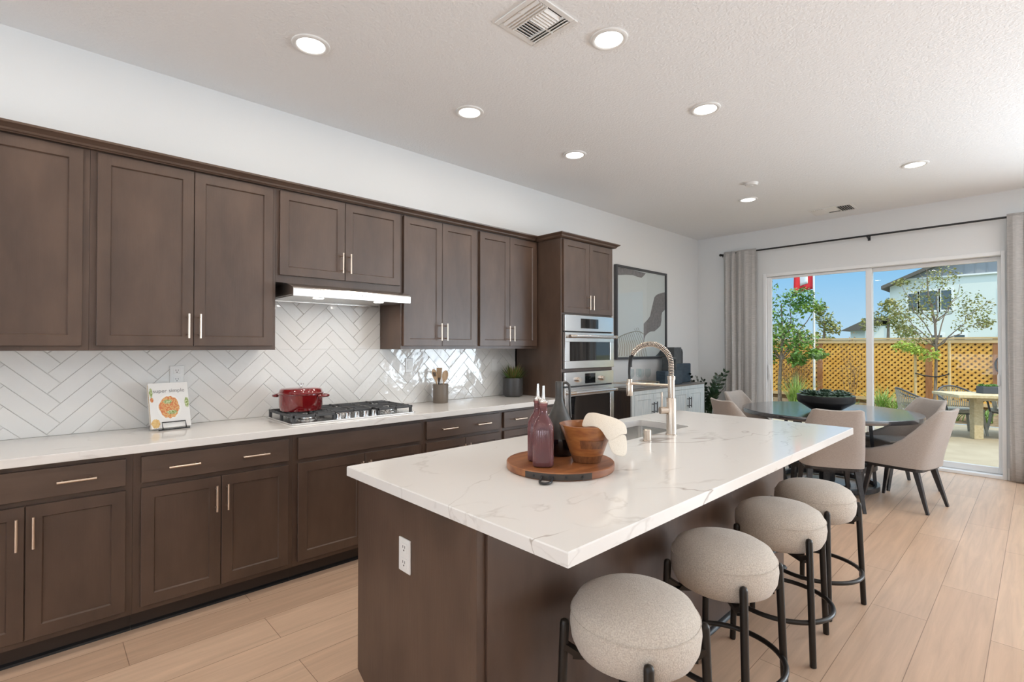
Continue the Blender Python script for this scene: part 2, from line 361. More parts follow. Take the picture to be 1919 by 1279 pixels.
w = MB().box(0, 1.5, YN-.12, YN, 0, ZC).box(7.1, XR, YN-.12, YN, 0, ZC).box(1.5, 7.1, YN-.12, YN, 0, .3).box(1.5, 7.1, YN-.12, YN, 2.6, ZC)
struct(w, 'wall_near', 'wall')
def window(name, x0, x1, y0, y1):
    m = MB()
    alongx = (x1-x0) > (y1-y0)
    m.box(x0, x1, y0, y1, .3, .37).box(x0, x1, y0, y1, 2.53, 2.6)
    for k in range(4):
        if alongx: a = x0+(x1-x0-.07)*k/3; m.box(a, a+.07, y0, y1, .37, 2.53)
        else: a = y0+(y1-y0-.07)*k/3; m.box(x0, x1, a, a+.07, .37, 2.53)
    struct(m, name, 'vinyl')
window('window_1', 5.1, 8.5, YB+.03, YB+.09)
window('added_window_2', 1.5, 7.1, YN-.09, YN-.03)  # unseen window, added as the opening for the near fill light
struct(MB().box(0, .014, 4.252, YB, 0, .13), 'baseboard_left', 'trim', bevel=.003)
struct(MB().box(.014, DX0-.002, YB-.014, YB, 0, .13).box(DX1+.002, XR, YB-.014, YB, 0, .13), 'baseboard_back', 'trim', bevel=.003)

# tiled backsplash: herringbone of long glossy tiles
def clip(poly, rect):
    y0, y1, z0, z1 = rect
    for ax, lim, sg in ((0, y0, 1), (0, y1, -1), (1, z0, 1), (1, z1, -1)):
        out = []
        for i in range(len(poly)):
            a, b = poly[i-1], poly[i]; da, db = (a[ax]-lim)*sg, (b[ax]-lim)*sg
            if da*db < 0:
                t = da/(da-db); out.append((a[0]+(b[0]-a[0])*t, a[1]+(b[1]-a[1])*t))
            if db >= 0: out.append(b)
        poly = out
        if len(poly) < 3: return []
    return poly
tm = MB(); tm.cur = 1
RECTS = [(-.43, 3.459, H+.001, 1.375), (1.079, 1.971, 1.375, 1.80)]
for y0, y1, z0, z1 in RECTS: tm.box(0, .006, y0, y1, z0, z1)
tm.cur = 0
TW, n_ = .0755, 4
c45 = math.cos(R(45))
for i in range(-70, 71):
    for j in range(-20, 21):
        for kind in (0, 1):
            ox, oz = i+n_*j, i-n_*j
            r_ = (ox, ox+n_, oz, oz+1) if kind == 0 else (ox+n_, ox+n_+1, oz+1-n_, oz+1)
            g = .011
            P = [(r_[0]+g, r_[2]+g), (r_[1]-g, r_[2]+g), (r_[1]-g, r_[3]-g), (r_[0]+g, r_[3]-g)]
            P = [((a-b)*c45*TW+1.37, (a+b)*c45*TW+.985) for a, b in P]
            if max(p[0] for p in P) < -.5 or min(p[0] for p in P) > 3.5 or max(p[1] for p in P) < .9 or min(p[1] for p in P) > 1.85: continue
            ty, tz = random.gauss(0, .010), random.gauss(0, .010)
            cy, cz = sum(p[0] for p in P)/4, sum(p[1] for p in P)/4
            for rc in RECTS:
                Q = clip(P, rc)
                if len(Q) < 3: continue
                qy, qz = sum(p[0] for p in Q)/len(Q), sum(p[1] for p in Q)/len(Q)
                def X_(p): return .0105+(p[0]-cy)*ty+(p[1]-cz)*tz
                n = len(Q); I = []
                for p in Q:
                    d = Vector((qy-p[0], qz-p[1])); L = max(d.length, 1e-4); k = min(.004/L, .4); I.append((p[0]+d.x*k, p[1]+d.y*k))
                v = [(.005, *p) for p in Q]+[(X_(p)-.0012, *p) for p in Q]+[(X_(p), *p) for p in I]
                fs = [tuple(range(2*n, 3*n))]
                for a in range(n):
                    b = (a+1) % n; fs += [(a, b, n+b, n+a), (n+a, n+b, 2*n+b, 2*n+a)]
                tm.add(v, fs)
struct(tm, 'trim_1', ['tile', 'grout'], label='white glossy herringbone tile backsplash above the kitchen counter')

# sliding patio door
dr = thing('door_1', 'white framed sliding glass patio door between grey curtains', 'door', (2.16, 7.45, 0), kind='structure')
f = MB()
for a in ((DX0, .998, 7.354, 7.515, 0, DZ), (3.338, DX1, 7.354, 7.515, 0, DZ), (.998, 3.338, 7.354, 7.515, 2.365, DZ), (.998, 3.338, 7.354, 7.515, 0, .035)): f.box(*a)
f.build('door_frame', 'vinyl', dr, bevel=.004)
def sash(x0, x1, y0, y1, z0, z1, l, r, b, t, nm):
    m = MB().box(x0, x0+l, y0, y1, z0, z1).box(x1-r, x1, y0, y1, z0, z1).box(x0+l, x1-r, y0, y1, z0, z0+b).box(x0+l, x1-r, y0, y1, z1-t, z1)
    s_ = m.build('sash', 'vinyl', dr, bevel=.003)
    ym = (y0+y1)/2
    B(x0+l-.004, x1-r+.004, ym-.003, ym+.003, z0+b-.004, z1-t+.004).build('glass_pane', 'glass', s_)
    return s_
s1 = sash(1.0, 2.205, 7.40, 7.44, .037, 2.363, .052, .062, .065, .03, 'l')
s2 = sash(2.145, 3.336, 7.455, 7.495, .037, 2.363, .06, .03, .065, .045, 'r')
MB().rbox(1.010, 1.035, 7.382, 7.402, .93, 1.14, .006).build('door_handle', 'vinyl', s1, bevel=.003)
MB().rbox(3.300, 3.322, 7.437, 7.457, .98, 1.10, .006).build('door_latch', 'vinyl', s2, bevel=.003)

# ------------------------------------------------------------------ ceiling fixtures
def downlight(x, y, label):
    t = thing('recessed_light', label, 'ceiling light', (x, y, ZC), 'recessed ceiling lights')
    MB().lathe([(.098, 0), (.097, -.006), (.090, -.010), (.078, -.010), (.070, -.004)], (x, y, ZC), 40).build('trim_ring', 'white', t, smooth=50)
    MB().lathe([(.0715, -.006), (.001, -.0065)], (x, y, ZC), 40, cap1=True).build('lamp_lens', 'lamp', t)
    light('lamp_light', 'AREA', LAMP, (1, .91, .80), (0, 0, -.012), (0, 0, 0), t, shape='DISK', size=.13)
    return t
LAMP = 4.6
d0 = downlight(.907, 1.061, 'white recessed ceiling light nearest the upper cabinets, leftmost in the picture')
for x, y, lb in ((2.05, 2.189, 'lit recessed ceiling light right beside the square ceiling vent'),
                 (.889, 2.172, 'recessed ceiling light above the cooktop cabinets, second in the left row'),
                 (2.044, 3.318, 'recessed ceiling light above the middle of the island, behind the vent light'),
                 (.898, 3.308, 'recessed ceiling light before the tall oven cabinet, third in the left row'),
                 (2.857, 5.694, 'recessed ceiling light over the dining area on the patio door side, farthest right'),
                 (1.395, 5.718, 'recessed ceiling light below the smoke detector in the picture, near the back wall')):
    n = dup(d0, (x, y, ZC), 0, lb)
    light('lamp_light', 'AREA', LAMP, (1, .91, .80) if y < 5 else (1, .94, .86), (0, 0, -.012), (0, 0, 0), n, shape='DISK', size=.13) if not [c for c in n.children if c.type == 'LIGHT'] else None
# the same fixtures continue over the part of the room behind the viewer
for k, (x, y) in enumerate(((.9, -.05), (2.05, 1.06), (3.6, -1.3), (2.05, -1.3), (5.0, -1.3), (5.0, 1.2), (5.0, 3.4), (4.4, 5.7), (7.2, -1.3), (7.2, 1.5), (7.2, 4.5), (3.6, -4.4), (6.4, -4.4), (1.0, -4.0))):
    n = dup(d0, (x, y, ZC), 0, 'recessed ceiling light outside the picture over the living side of the room')
def vent(x0, x1, y0, y1, label, long=False):
    t = thing('ceiling_vent', label, 'vent', ((x0+x1)/2, (y0+y1)/2, ZC))
    m = MB(); fr = .028; z0 = ZC-.008
    m.box(x0, x1, y0, y0+fr, z0, ZC).box(x0, x1, y1-fr, y1, z0, ZC).box(x0, x0+fr, y0+fr, y1-fr, z0, ZC).box(x1-fr, x1, y0+fr, y1-fr, z0, ZC)
    m.build('vent_frame', 'white', t, bevel=.003)
    B(x0+fr-.002, x1-fr+.002, y0+fr-.002, y1-fr+.002, ZC-.0015, ZC+.002).build('vent_recess', 'slot', t)
    X0, X1, Y0, Y1 = x0+fr, x1-fr, y0+fr, y1-fr
    xm, ym = (X0+X1)/2, (Y0+Y1)/2
    sl = MB()
    def slat(a, b, tilt):
        a, b = Vector(a), Vector(b); d = (b-a).normalized(); nrm = d.cross(Vector((0, 0, 1)))
        wv = (nrm*math.cos(tilt)+Vector((0, 0, 1))*math.sin(tilt))
        sl.obox((a+b)/2, (b-a)/2, wv*.0105, d.cross(wv)*.0008)
    if not long:
        for k in range(4): yy = Y0+.012+k*.0185; slat((X0, yy, ZC-.008), (X1, yy, ZC-.008), R(40)); 
        for k in range(3): yy = Y1-.012-k*.0185; slat((X0, yy, ZC-.008), (X1, yy, ZC-.008), R(-25))
        ya, yb = Y0+.078, Y1-.058
        for k in range(6): xx = X0+.011+k*.0185; slat((xx, ya, ZC-.008), (xx, yb, ZC-.008), R(-28))
        for k in range(6): xx = xm+.008+k*.0185; slat((xx, ya, ZC-.008), (xx, yb, ZC-.008), R(45))
        sl.box(xm-.004, xm+.004, Y0, Y1, ZC-.010, ZC-.002).box(X0, X1, ya-.004, ya+.002, ZC-.010, ZC-.002).box(X0, X1, yb, yb+.005, ZC-.010, ZC-.002)
    else:
        x3 = (X1-X0)/3
        for k in range(6): xx = X0+.012+k*x3/6; slat((xx, Y0, ZC-.008), (xx, Y1, ZC-.008), R(40))
        for k in range(7): yy = Y0+.014+k*.026; slat((X0+x3, yy, ZC-.008), (X1-x3, yy, ZC-.008), R(20))
        for k in range(6): xx = X1-.012-k*x3/6; slat((xx, Y0, ZC-.008), (xx, Y1, ZC-.008), R(-60))
        sl.box(X0+x3-.004, X0+x3+.004, Y0, Y1, ZC-.010, ZC-.002).box(X1-x3-.004, X1-x3+.004, Y0, Y1, ZC-.010, ZC-.002)
    sl.build('vent_louvers', 'white', t)
    return t
vent(1.735, 2.03, 1.655, 1.955, 'square white ceiling vent with louvers above the island')
vent(1.70, 2.15, 6.715, 7.03, 'rectangular white ceiling vent near the patio door wall', True)
sd = thing('smoke_detector', 'small white round smoke detector on the dining ceiling', 'smoke detector', (1.643, 5.165, ZC))
MB().lathe([(.062, 0), (.062, -.012), (.052, -.028), (.001, -.030)], (1.643, 5.165, ZC), 32).build('detector_body', 'white', sd, smooth=40)
MB().lathe([(.016, -.029), (.015, -.033), (.001, -.0335)], (1.643, 5.165, ZC), 20).build('test_button', 'trim', sd, smooth=40)

# ------------------------------------------------------------------ cabinets
XF = .572
def shaker(parent, x, y0, y1, z0, z1, st=.053, th=.02, name='door', m='cab'):
    """recessed-panel door, front face at x+th"""
    xf, r = x+th, .008
    mb = MB()
    Y, Z = (y0, y0+st, y1-st, y1), (z0, z0+st, z1-st, z1)
    # frame ring and recessed panel with a small chamfered step
    def ring(a, b, xa, xb): 
        (p0, p1, p2, p3), (q0, q1, q2, q3) = a, b
        return
    o = [(y0, z0), (y1, z0), (y1, z1), (y0, z1)]
    i1 = [(y0+st, z0+st), (y1-st, z0+st), (y1-st, z1-st), (y0+st, z1-st)]
    s2_ = st+.005
    i2 = [(y0+s2_, z0+s2_), (y1-s2_, z0+s2_), (y1-s2_, z1-s2_), (y0+s2_, z1-s2_)]
    rows = [[(x, *p) for p in o], [(xf-.002, *p) for p in o], [(xf, p[0]+(.002 if p[0] == y0 else -.002), p[1]+(.002 if p[1] == z0 else -.002)) for p in o],
            [(xf, *p) for p in i1], [(xf-r, *p) for p in i2]]
    mb.loops(rows, True, True, True)
    return mb.build(name, m, parent)
def slab(parent, x, y0, y1, z0, z1, th=.02, name='drawer'):
    return B(x, x+th, y0, y1, z0, z1).build(name, 'cabh', parent, bevel=.002)
def pull(parent, x, y, z, L=.137, vert=True):
    m = MB(); so = .034; r = .0055
    if vert:
        m.cyl((x+so, y, z-L/2), (x+so, y, z+L/2), r, n=14)
        for k in (-1, 1): m.cyl((x-.002, y, z+k*L*.36), (x+so, y, z+k*L*.36), .004, n=10)
    else:
        m.cyl((x+so, y-L/2, z), (x+so, y+L/2, z), r, n=14)
        for k in (-1, 1): m.cyl((x-.002, y+k*L*.36, z), (x+so, y+k*L*.36, z), .004, n=10)
    return m.build('handle', 'nickel', parent, smooth=40, label='champagne metal bar handle')
def base_unit(y0, y1, dy0, dy1, label, pulls, doorpull=True):
    t = thing('base_cabinet', label, 'cabinet', (.3, (y0+y1)/2, 0), 'base cabinets along the kitchen wall')
    B(.004, XF, y0+.0005, y1-.0005, .095, .880).build('cabinet_body', 'cab', t)
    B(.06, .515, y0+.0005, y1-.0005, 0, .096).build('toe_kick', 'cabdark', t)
    MB().prism([(.515, 0), (.529, 0), (.527, .010), (.515, .018)], 'y', y0+.0005, y1-.0005).build('shoe_moulding', 'black', t)
    d = slab(t, XF, dy0, dy1, .728, .856)
    for p in pulls: pull(d, XF+.02, p, .792, vert=False)
    ym = (dy0+dy1)/2
    a = shaker(t, XF, dy0, ym-.0015, .124, .703); b = shaker(t, XF, ym+.0015, dy1, .124, .703)
    if doorpull:
        pull(a, XF+.02, ym-.0265, .592); pull(b, XF+.02, ym+.0265, .592)
    return t
base_unit(-.411, .339, -.383, .311, 'dark wood base cabinet left of the cookbook, cut by the picture edge', (-.2, .1315))
base_unit(.339, 1.095, .370, 1.067, 'dark wood base cabinet below the cookbook with two drawer pulls', (.547, .885))
base_unit(1.095, 1.998, 1.122, 1.972, 'dark wood base cabinet under the cooktop with a plain handleless front', ())
base_unit(1.998, 2.752, 2.024, 2.729, 'dark wood base cabinet under the utensil crock, partly behind the island', (2.21, 2.54))
base_unit(2.752, 3.459, 2.776, 3.43, 'dark wood base cabinet next to the tall oven cabinet below the spiky plant', (2.94, 3.27))
B(.0, .6254, -.43, 3.459, .882, H).build('countertop', 'quartz', loc=(.3, 1.5, .882), bevel=.003, label='long white veined quartz countertop along the kitchen wall', cat='countertop')

XU = .315
def upper_unit(y0, y1, zb, dy0, dy1, dz0, label, handle_z=1.511):
    t = thing('upper_cabinet', label, 'cabinet', (.16, (y0+y1)/2, zb), 'upper cabinets along the kitchen wall')
    B(.004, XU, y0+.0005, y1-.0005, zb, 2.392).build('cabinet_body', 'cab', t)
    ym = (dy0+dy1)/2
    a = shaker(t, XU, dy0, ym-.0015, dz0, 2.383); b = shaker(t, XU, ym+.0015, dy1, dz0, 2.383)
    pull(a, XU+.02, ym-.028, handle_z); pull(b, XU+.02, ym+.028, handle_z)
    return t
upper_unit(-.75, .184, 1.376, -.72, .157, 1.40, 'dark wood upper cabinet at the far left, cut by the picture edge')
upper_unit(.184, 1.078, 1.376, .212, 1.058, 1.40, 'tall pair of dark wood upper doors left of the range hood')
upper_unit(1.078, 1.972, 1.803, 1.098, 1.956, 1.849, 'short dark wood upper cabinet above the range hood', 1.963)
upper_unit(1.972, 2.711, 1.376, 1.989, 2.692, 1.40, 'dark wood upper cabinet right of the range hood')
upper_unit(2.711, 3.459, 1.376, 2.732, 3.43, 1.40, 'dark wood upper cabinet in the corner against the tall oven cabinet')
cp = [(.004, 2.3925), (.337, 2.3925), (.341, 2.396), (.349, 2.399), (.353, 2.408), (.370, 2.418), (.383, 2.424), (.386, 2.4335), (.004, 2.4335)]
MB().prism(cp, 'y', -.75, 3.397).build('crown_moulding', 'cabh', loc=(.35, 1.3, 2.39), label='dark wood crown moulding along the top of the upper cabinets', cat='moulding')

# tall oven cabinet
Y0, Y1, XT = 3.46, 4.25, .609
tc_ = thing('oven_cabinet', 'tall dark wood cabinet housing the microwave and wall oven', 'cabinet', (.3, 3.86, 0))
m = MB()
m.box(.004, XT, Y0, Y0+.022, 0, 2.40).box(.004, XT, Y1-.022, Y1, 0, 2.40).box(.004, .03, Y0, Y1, 0, 2.40).box(.03, XT, Y0+.022, Y1-.022, 1.694, 1.715)
m.box(.03, XT, Y0+.022, Y1-.022, 2.37, 2.40).box(.03, XT, Y0+.022, Y1-.022, 1.160, 1.188).box(.03, XT, Y0+.022, Y1-.022, .10, .40).box(.03, .53, Y0+.022, Y1-.022, 0, .10)
m.box(.03, .55, Y0+.022, Y1-.022, 1.70, 2.39)
m.build('cabinet_body', 'cab', tc_, bevel=.001)
ym = 3.86
a = shaker(tc_, XT, 3.482, ym-.0015, 1.708, 2.384); b = shaker(tc_, XT, ym+.0015, 4.236, 1.708, 2.384)
pull(a, XT+.02, ym-.028, 1.815); pull(b, XT+.02, ym+.028, 1.815)
ck = [(0, 0), (.024, .004), (.034, .012), (.038, .022), (.052, .032), (.060, .038), (.062, .046)]
rows = []
for d, z in ck: rows.append([(.004, Y0-d, 2.393+z*.9), (XT+.006+d, Y0-d, 2.393+z*.9), (XT+.006+d, Y1+d, 2.393+z*.9), (.004, Y1+d, 2.393+z*.9)])
MB().loops(rows, True, True, True).build('crown', 'cabh', tc_)
slab(tc_, XT, 3.482, 4.236, .13, .37)

# microwave oven and wall oven
OY0, OY1, OX = 3.484, 4.236, XT+.001
mw = thing('microwave_oven', 'built-in steel microwave oven above the wall oven', 'microwave', (.5, 3.86, 1.19))
B(.20, OX, OY0+.004, OY1-.014, 1.190, 1.690).build('oven_body', 'steeldark', mw)
p = B(OX, OX+.030, OY0, OY1, 1.540, 1.690).build('control_panel', 'ovensteel', mw, bevel=.003)
B(OX+.028, OX+.032, 3.712, 3.982, 1.568, 1.660).build('display', 'blackglass', p)
B(OX-.004, OX+.012, OY0+.006, OY1-.014, 1.529, 1.540).build('vent_slot', 'slot', mw)
def oven_door(t, z0, z1, wy0, wy1, wz0, wz1, hz):
    d = MB().box(OX, OX+.034, OY0, OY1, z0, wz0).box(OX, OX+.034, OY0, OY1, wz1, z1).box(OX, OX+.034, OY0, wy0, wz0, wz1).box(OX, OX+.034, wy1, OY1, wz0, wz1).build('oven_door', 'ovensteel', t, bevel=.002)
    B(OX+.004, OX+.029, wy0, wy1, wz0, wz1).build('window', 'blackglass', d)
    h = MB().cyl((OX+.072, OY0+.02, hz), (OX+.072, OY1-.008, hz), .0145, n=20).build('handle', 'ovensteel', d, smooth=40)
    MB().cyl((OX+.030, OY0+.035, hz), (OX+.072, OY0+.035, hz), .010, n=12).cyl((OX+.030, OY1-.035, hz), (OX+.072, OY1-.035, hz), .010, n=12).build('handle_post', 'ovensteel', d, smooth=40)
    MB().cyl((OX+.072, OY0+.018, hz), (OX+.072, OY0+.10, hz), .0165, n=20).build('handle_end', 'nickel2', d, smooth=40, label='champagne metal handle end')
    MB().cyl((OX+.072, OY1-.035, hz), (OX+.072, OY1-.004, hz), .0165, n=20).build('handle_end', 'nickel2', d, smooth=40, label='champagne metal handle end')
    return d
oven_door(mw, 1.192, 1.527, 3.545, 4.175, 1.262, 1.440, 1.490)
ov = thing('wall_oven', 'built-in steel wall oven with two knobs under the microwave', 'oven', (.5, 3.86, .41))
B(.20, OX, OY0+.004, OY1-.014, .405, 1.158).build('oven_body', 'steeldark', ov)
p = B(OX, OX+.030, OY0, OY1, 1.030, 1.158).build('control_panel', 'ovensteel', ov, bevel=.003)
B(OX+.028, OX+.032, 3.775, 3.932, 1.046, 1.140).build('display', 'blackglass', p)
for ky in (3.665, 4.035): MB().cyl((OX+.028, ky, 1.086), (OX+.040, ky, 1.086), .026, n=24).cyl((OX+.040, ky, 1.086), (OX+.062, ky, 1.086), .021, n=24).build('knob', 'nickel2', p, smooth=40)
B(OX-.004, OX+.012, OY0+.006, OY1-.014, 1.018, 1.030).build('vent_slot', 'slot', ov)
oven_door(ov, .41, 1.016, 3.545, 4.175, .52, .935, .968)

# range hood
rh = thing('range_hood', 'stainless steel under-cabinet range hood above the cooktop', 'range hood', (.25, 1.533, 1.705))
HY0, HY1 = 1.121, 1.945
pf = [(.006, 1.802), (.330, 1.802), (.375, 1.796), (.42, 1.786), (.47, 1.770), (.495, 1.760), (.500, 1.752), (.498, 1.706), (.490, 1.704), (.486, 1.716), (.03, 1.716), (.03, 1.704), (.006, 1.704)]
MB().prism(pf, 'y', HY0, HY1).build('hood_body', 'steel', rh, bevel=.0015)
B(.035, .484, HY0+.012, HY1-.012, 1.710, 1.7175).build('filter_panel', 'steel', rh)
for k in range(5): MB().cyl((.497, 1.50+k*.026, 1.737), (.504, 1.50+k*.026, 1.737), .006, n=14).build('button', 'ovensteel', rh, smooth=40)
for yy in (1.315, 1.745):
    l_ = MB().lathe([(.034, 1.709), (.030, 1.706), (.001, 1.706)], (.40, yy, 0), 24).build('hood_light', 'hoodlamp', rh)
    light('hood_lamp_light', 'AREA', 1.2, (1, .93, .84), (.15, yy-1.533, -.004), (0, 0, 0), rh, shape='DISK', size=.06)

# cooktop
ct = thing('gas_cooktop', 'stainless steel five-burner gas cooktop with black grates', 'cooktop', (.3, 1.535, H))
CY0, CY1, CX0, CX1 = 1.103, 1.967, .055, .535
MB().rbox(CX0, CX1, CY0, CY1, H, H+.010, .02).build('cooktop_base', 'steel', ct, bevel=.003)
BUR = [(.40, 1.245, .042), (.175, 1.245, .036), (.27, 1.535, .055), (.40, 1.825, .036), (.175, 1.825, .045)]
for bx, by, br_ in BUR:
    b = MB().lathe([(br_+.018, 0), (br_+.016, .006), (br_, .012), (br_, .020)], (bx, by, H+.010), 28, cap1=True).build('burner', 'steel', ct, smooth=40)
    MB().lathe([(br_, 0), (br_+.002, .006), (br_-.004, .010), (.001, .011)], (bx, by, H+.030), 28).build('burner_cap', 'iron', b, smooth=40)
for (gy0, gy1) in ((1.118, 1.388), (1.396, 1.674), (1.682, 1.952)):
    g = MB(); z1 = H+.055; z0 = z1-.016; w = .011
    gx0, gx1 = .075, (.455 if gy0 > 1.39 and gy0 < 1.5 else .515)
    for yy in (gy0, gy1-w): g.box(gx0, gx1, yy, yy+w, z0, z1)
    for xx in (gx0, gx1-w, (gx0+gx1)/2-w/2): g.box(xx, xx+w, gy0, gy1, z0, z1)
    ymid = (gy0+gy1)/2
    for xx in (gx0+.05, gx0+.115, gx1-.12, gx1-.055):
        g.box(xx, xx+w*.8, gy0, ymid-.035, z0, z1+.003).box(xx, xx+w*.8, ymid+.035, gy1, z0, z1+.003)
    g.box(gx0, gx0+.09, ymid-w/2, ymid+w/2, z0, z1+.003).box(gx1-.09, gx1, ymid-w/2, ymid+w/2, z0, z1+.003)
    for xx in (gx0+.002, (gx0+gx1)/2-.01, gx1-.024):
        for yy in (gy0, gy1-.016): g.box(xx, xx+.020, yy, yy+.016, H+.0095, z0)
    g.build('grate', 'iron', ct, bevel=.002)
for k in range(5):
    ky = 1.41+k*.0625
    MB().cyl((.497, ky, H+.009), (.497, ky, H+.014), .022, n=20).cyl((.497, ky, H+.014), (.500, ky, H+.042), .018, .016, n=20).box(.480, .516, ky-.004, ky+.004, H+.040, H+.046).build('knob', 'ovensteel', ct, smooth=40)

# dutch oven on the front left burner
do = thing('dutch_oven', 'shiny dark red lidded dutch oven on the left burner', 'pot', (.30, 1.245, H+.058))
c = (.30, 1.245, H+.0585)
MB().lathe([(.001, 0), (.112, 0), (.124, .006), (.131, .03), (.135, .105), (.139, .107), (.139, .112), (.131, .112), (.125, .02), (.001, .015)], c, 48).build('pot_body', 'red', do, smooth=45)
ld = MB().lathe([(.140, .1125), (.142, .116), (.134, .121), (.128, .138), (.118, .146), (.06, .151), (.001, .152)], c, 48).build('lid', 'red', do, smooth=35)
MB().lathe([(.010, .151), (.007, .156), (.006, .166), (.018, .169), (.019, .176), (.001, .179)], c, 24).build('lid_knob', 'steel', ld, smooth=40)
dirh = Vector((rt.x, rt.y, 0)).normalized()
for sgn in (-1, 1):
    u = dirh*sgn; v_ = Vector((-u.y, u.x, 0)); P = []
    for k in range(9):
        a = R(-90+22.5*k); P.append(Vector(c)+u*(.132+.045*max(0, math.cos(a)))+v_*.047*math.sin(a)+Vector((0, 0, .098)))
    MB().tube(P, .0085, 10).build('pot_handle', 'red', do, smooth=50)

# ------------------------------------------------------------------ counter things
# cookbook leaning on a wire stand
cbk = thing('cookbook', 'white cookbook with a bowl of food on its cover, on a wire stand', 'book', (.17, .56, H))
th_ = R(17)
bu = Vector((-.52, .85, 0)).normalized()   # right along the cover as seen
bu = Vector((-.12, 1, 0)).normalized()
bn = Vector((bu.y, -bu.x, 0)); bupv = (Vector((0, 0, 1))*math.cos(th_)-bn*math.sin(th_)).normalized(); bnn = bu.cross(bupv).normalized()
if bnn.x < 0: bnn = -bnn
BO = Vector((.205, .462, H+.012)); BW, BH, BT = .195, .262, .030
def bp(u, v, d): return BO+bu*u+bupv*v+bnn*d
def plate(mb, u0, u1, v0, v1, d0, d1):
    P = [bp(u, v, d) for d in (d0, d1) for v in (v0, v1) for u in (u0, u1)]
    mb.add(P, [(0, 2, 3, 1), (4, 5, 7, 6), (0, 1, 5, 4), (2, 6, 7, 3), (0, 4, 6, 2), (1, 3, 7, 5)]); return mb
mb = MB(); plate(mb, 0, BW, 0, BH, -.0025, 0); plate(mb, 0, BW, 0, BH, -BT-.0025, -BT); plate(mb, BW-.0025, BW, 0, BH, -BT, -.0025)
cov = mb.build('cover', 'paper', cbk)
mb = MB(); plate(mb, .004, BW-.0025, .004, BH-.004, -BT, -.0025); mb.build('pages', 'pages', cbk)
def disc(u, v, ru, rv, d, matn, name, n=28, wob=0, parent=cov):
    m = MB(); pts = [bp(u+ru*math.cos(2*PI*k/n)*(1+wob*math.sin(5*k)), v+rv*math.sin(2*PI*k/n)*(1+wob*math.cos(3*k)), d) for k in range(n)]
    m.add(pts, [tuple(range(n))]); return m.build(name, matn, parent)
MT['plate_print'] = mat('printed_plate', (.84, .82, .78), .5)
MT['food1'] = mat('printed_food', (.62, .17, .06), .5, col2=(.70, .42, .16), nscale=(120, 120, 120), ramp=(.42, .58))
MT['foodgreen'] = mat('printed_greens', (.22, .30, .07), .5, col2=(.55, .60, .35), nscale=(150, 150, 150), ramp=(.45, .55))
MT['ochre'] = mat('printed_ochre', (.72, .50, .22), .6, col2=(.62, .38, .13), nscale=(90, 90, 90))
MT['titleink'] = mat('printed_grey_ink', (.33, .32, .32), .6)
disc(.094, .118, .060, .075, .0006, 'plate_print', 'cover_plate')
disc(.094, .118, .050, .064, .0012, 'food1', 'cover_food', wob=.06)
disc(.088, .150, .022, .012, .0017, 'foodgreen', 'cover_herbs', wob=.2)
disc(.105, .088, .026, .012, .0017, 'foodgreen', 'cover_herbs', wob=.2)
disc(.183, .140, .011, .030, .0006, 'foodgreen', 'cover_salad', wob=.1)
disc(.022, .028, .021, .026, .0006, 'ochre', 'cover_spice', wob=.08)
disc(.010, .205, .008, .028, .0006, 'foodgreen', 'cover_leaf', wob=.15)
disc(.012, .165, .008, .014, .0006, 'food1', 'cover_tomato', wob=.1)
def text_on(s_, size, origin, ux, uy, m_, parent, name):
    cu = bpy.data.curves.new(name, 'FONT'); cu.body = s_; cu.size = size; cu.align_x = 'CENTER'; cu.extrude = .0003
    o = bpy.data.objects.new(name, cu); COL.objects.link(o); cu.materials.append(MT[m_])
    ux, uy = Vector(ux).normalized(), Vector(uy).normalized(); n = ux.cross(uy)
    o.parent = parent; o.matrix_local = Matrix(((ux.x, uy.x, n.x, 0), (ux.y, uy.y, n.y, 0), (ux.z, uy.z, n.z, 0), (0, 0, 0, 1)))
    o.location = Vector(origin)-ORIG[parent.name]
    bpy.context.view_layer.update()
    me = bpy.data.meshes.new_from_object(o.evaluated_get(bpy.context.evaluated_depsgraph_get())); mo = bpy.data.objects.new(name, me); COL.objects.link(mo)
    mo.parent = parent; mo.matrix_local = o.matrix_local; bpy.data.objects.remove(o); mo.name = name; return mo
text_on('super simple', .031, bp(.098, .205, .0012), bu, bupv, 'titleink', cov, 'title')
ws = thing('book_stand', 'black wire book stand holding the cookbook', 'stand', (.2, .56, H))
r_ = .0032
def wire(pts): return MB().tube(pts, r_, 8)
Z0 = H+.0035
fl, fr_ = .05, .165
m = MB()
front = []
for u in (fl, fr_):
    a = bp(u, -.004, 0)
P = [bp(fl, -.008, -.035), bp(fl, -.008, .016), bp(fl, .030, .008), bp(fr_, .030, .008), bp(fr_, -.008, .016), bp(fr_, -.008, -.035)]
m.tube(P, r_, 8)
m.build('front_lip', 'wirestand', ws, smooth=60)
for u in (fl-.02, fr_-.005):
    q0 = bp(u, .0, -.036); q0.z = Z0+.001
    q1 = bp(u, .14, -.038); q2 = q1-bnn*.085; q2.z = Z0
    MB().tube([q0, q1, q2, q0+(q0-q2)*0.0], r_, 8).build('leg', 'wirestand', ws, smooth=60)
q0 = bp(fl-.02, 0, .012); q0.z = Z0; q1 = bp(fr_+.02, 0, .012); q1.z = Z0
MB().tube([q0, q1], r_, 8).build('foot_bar', 'wirestand', ws, smooth=60)

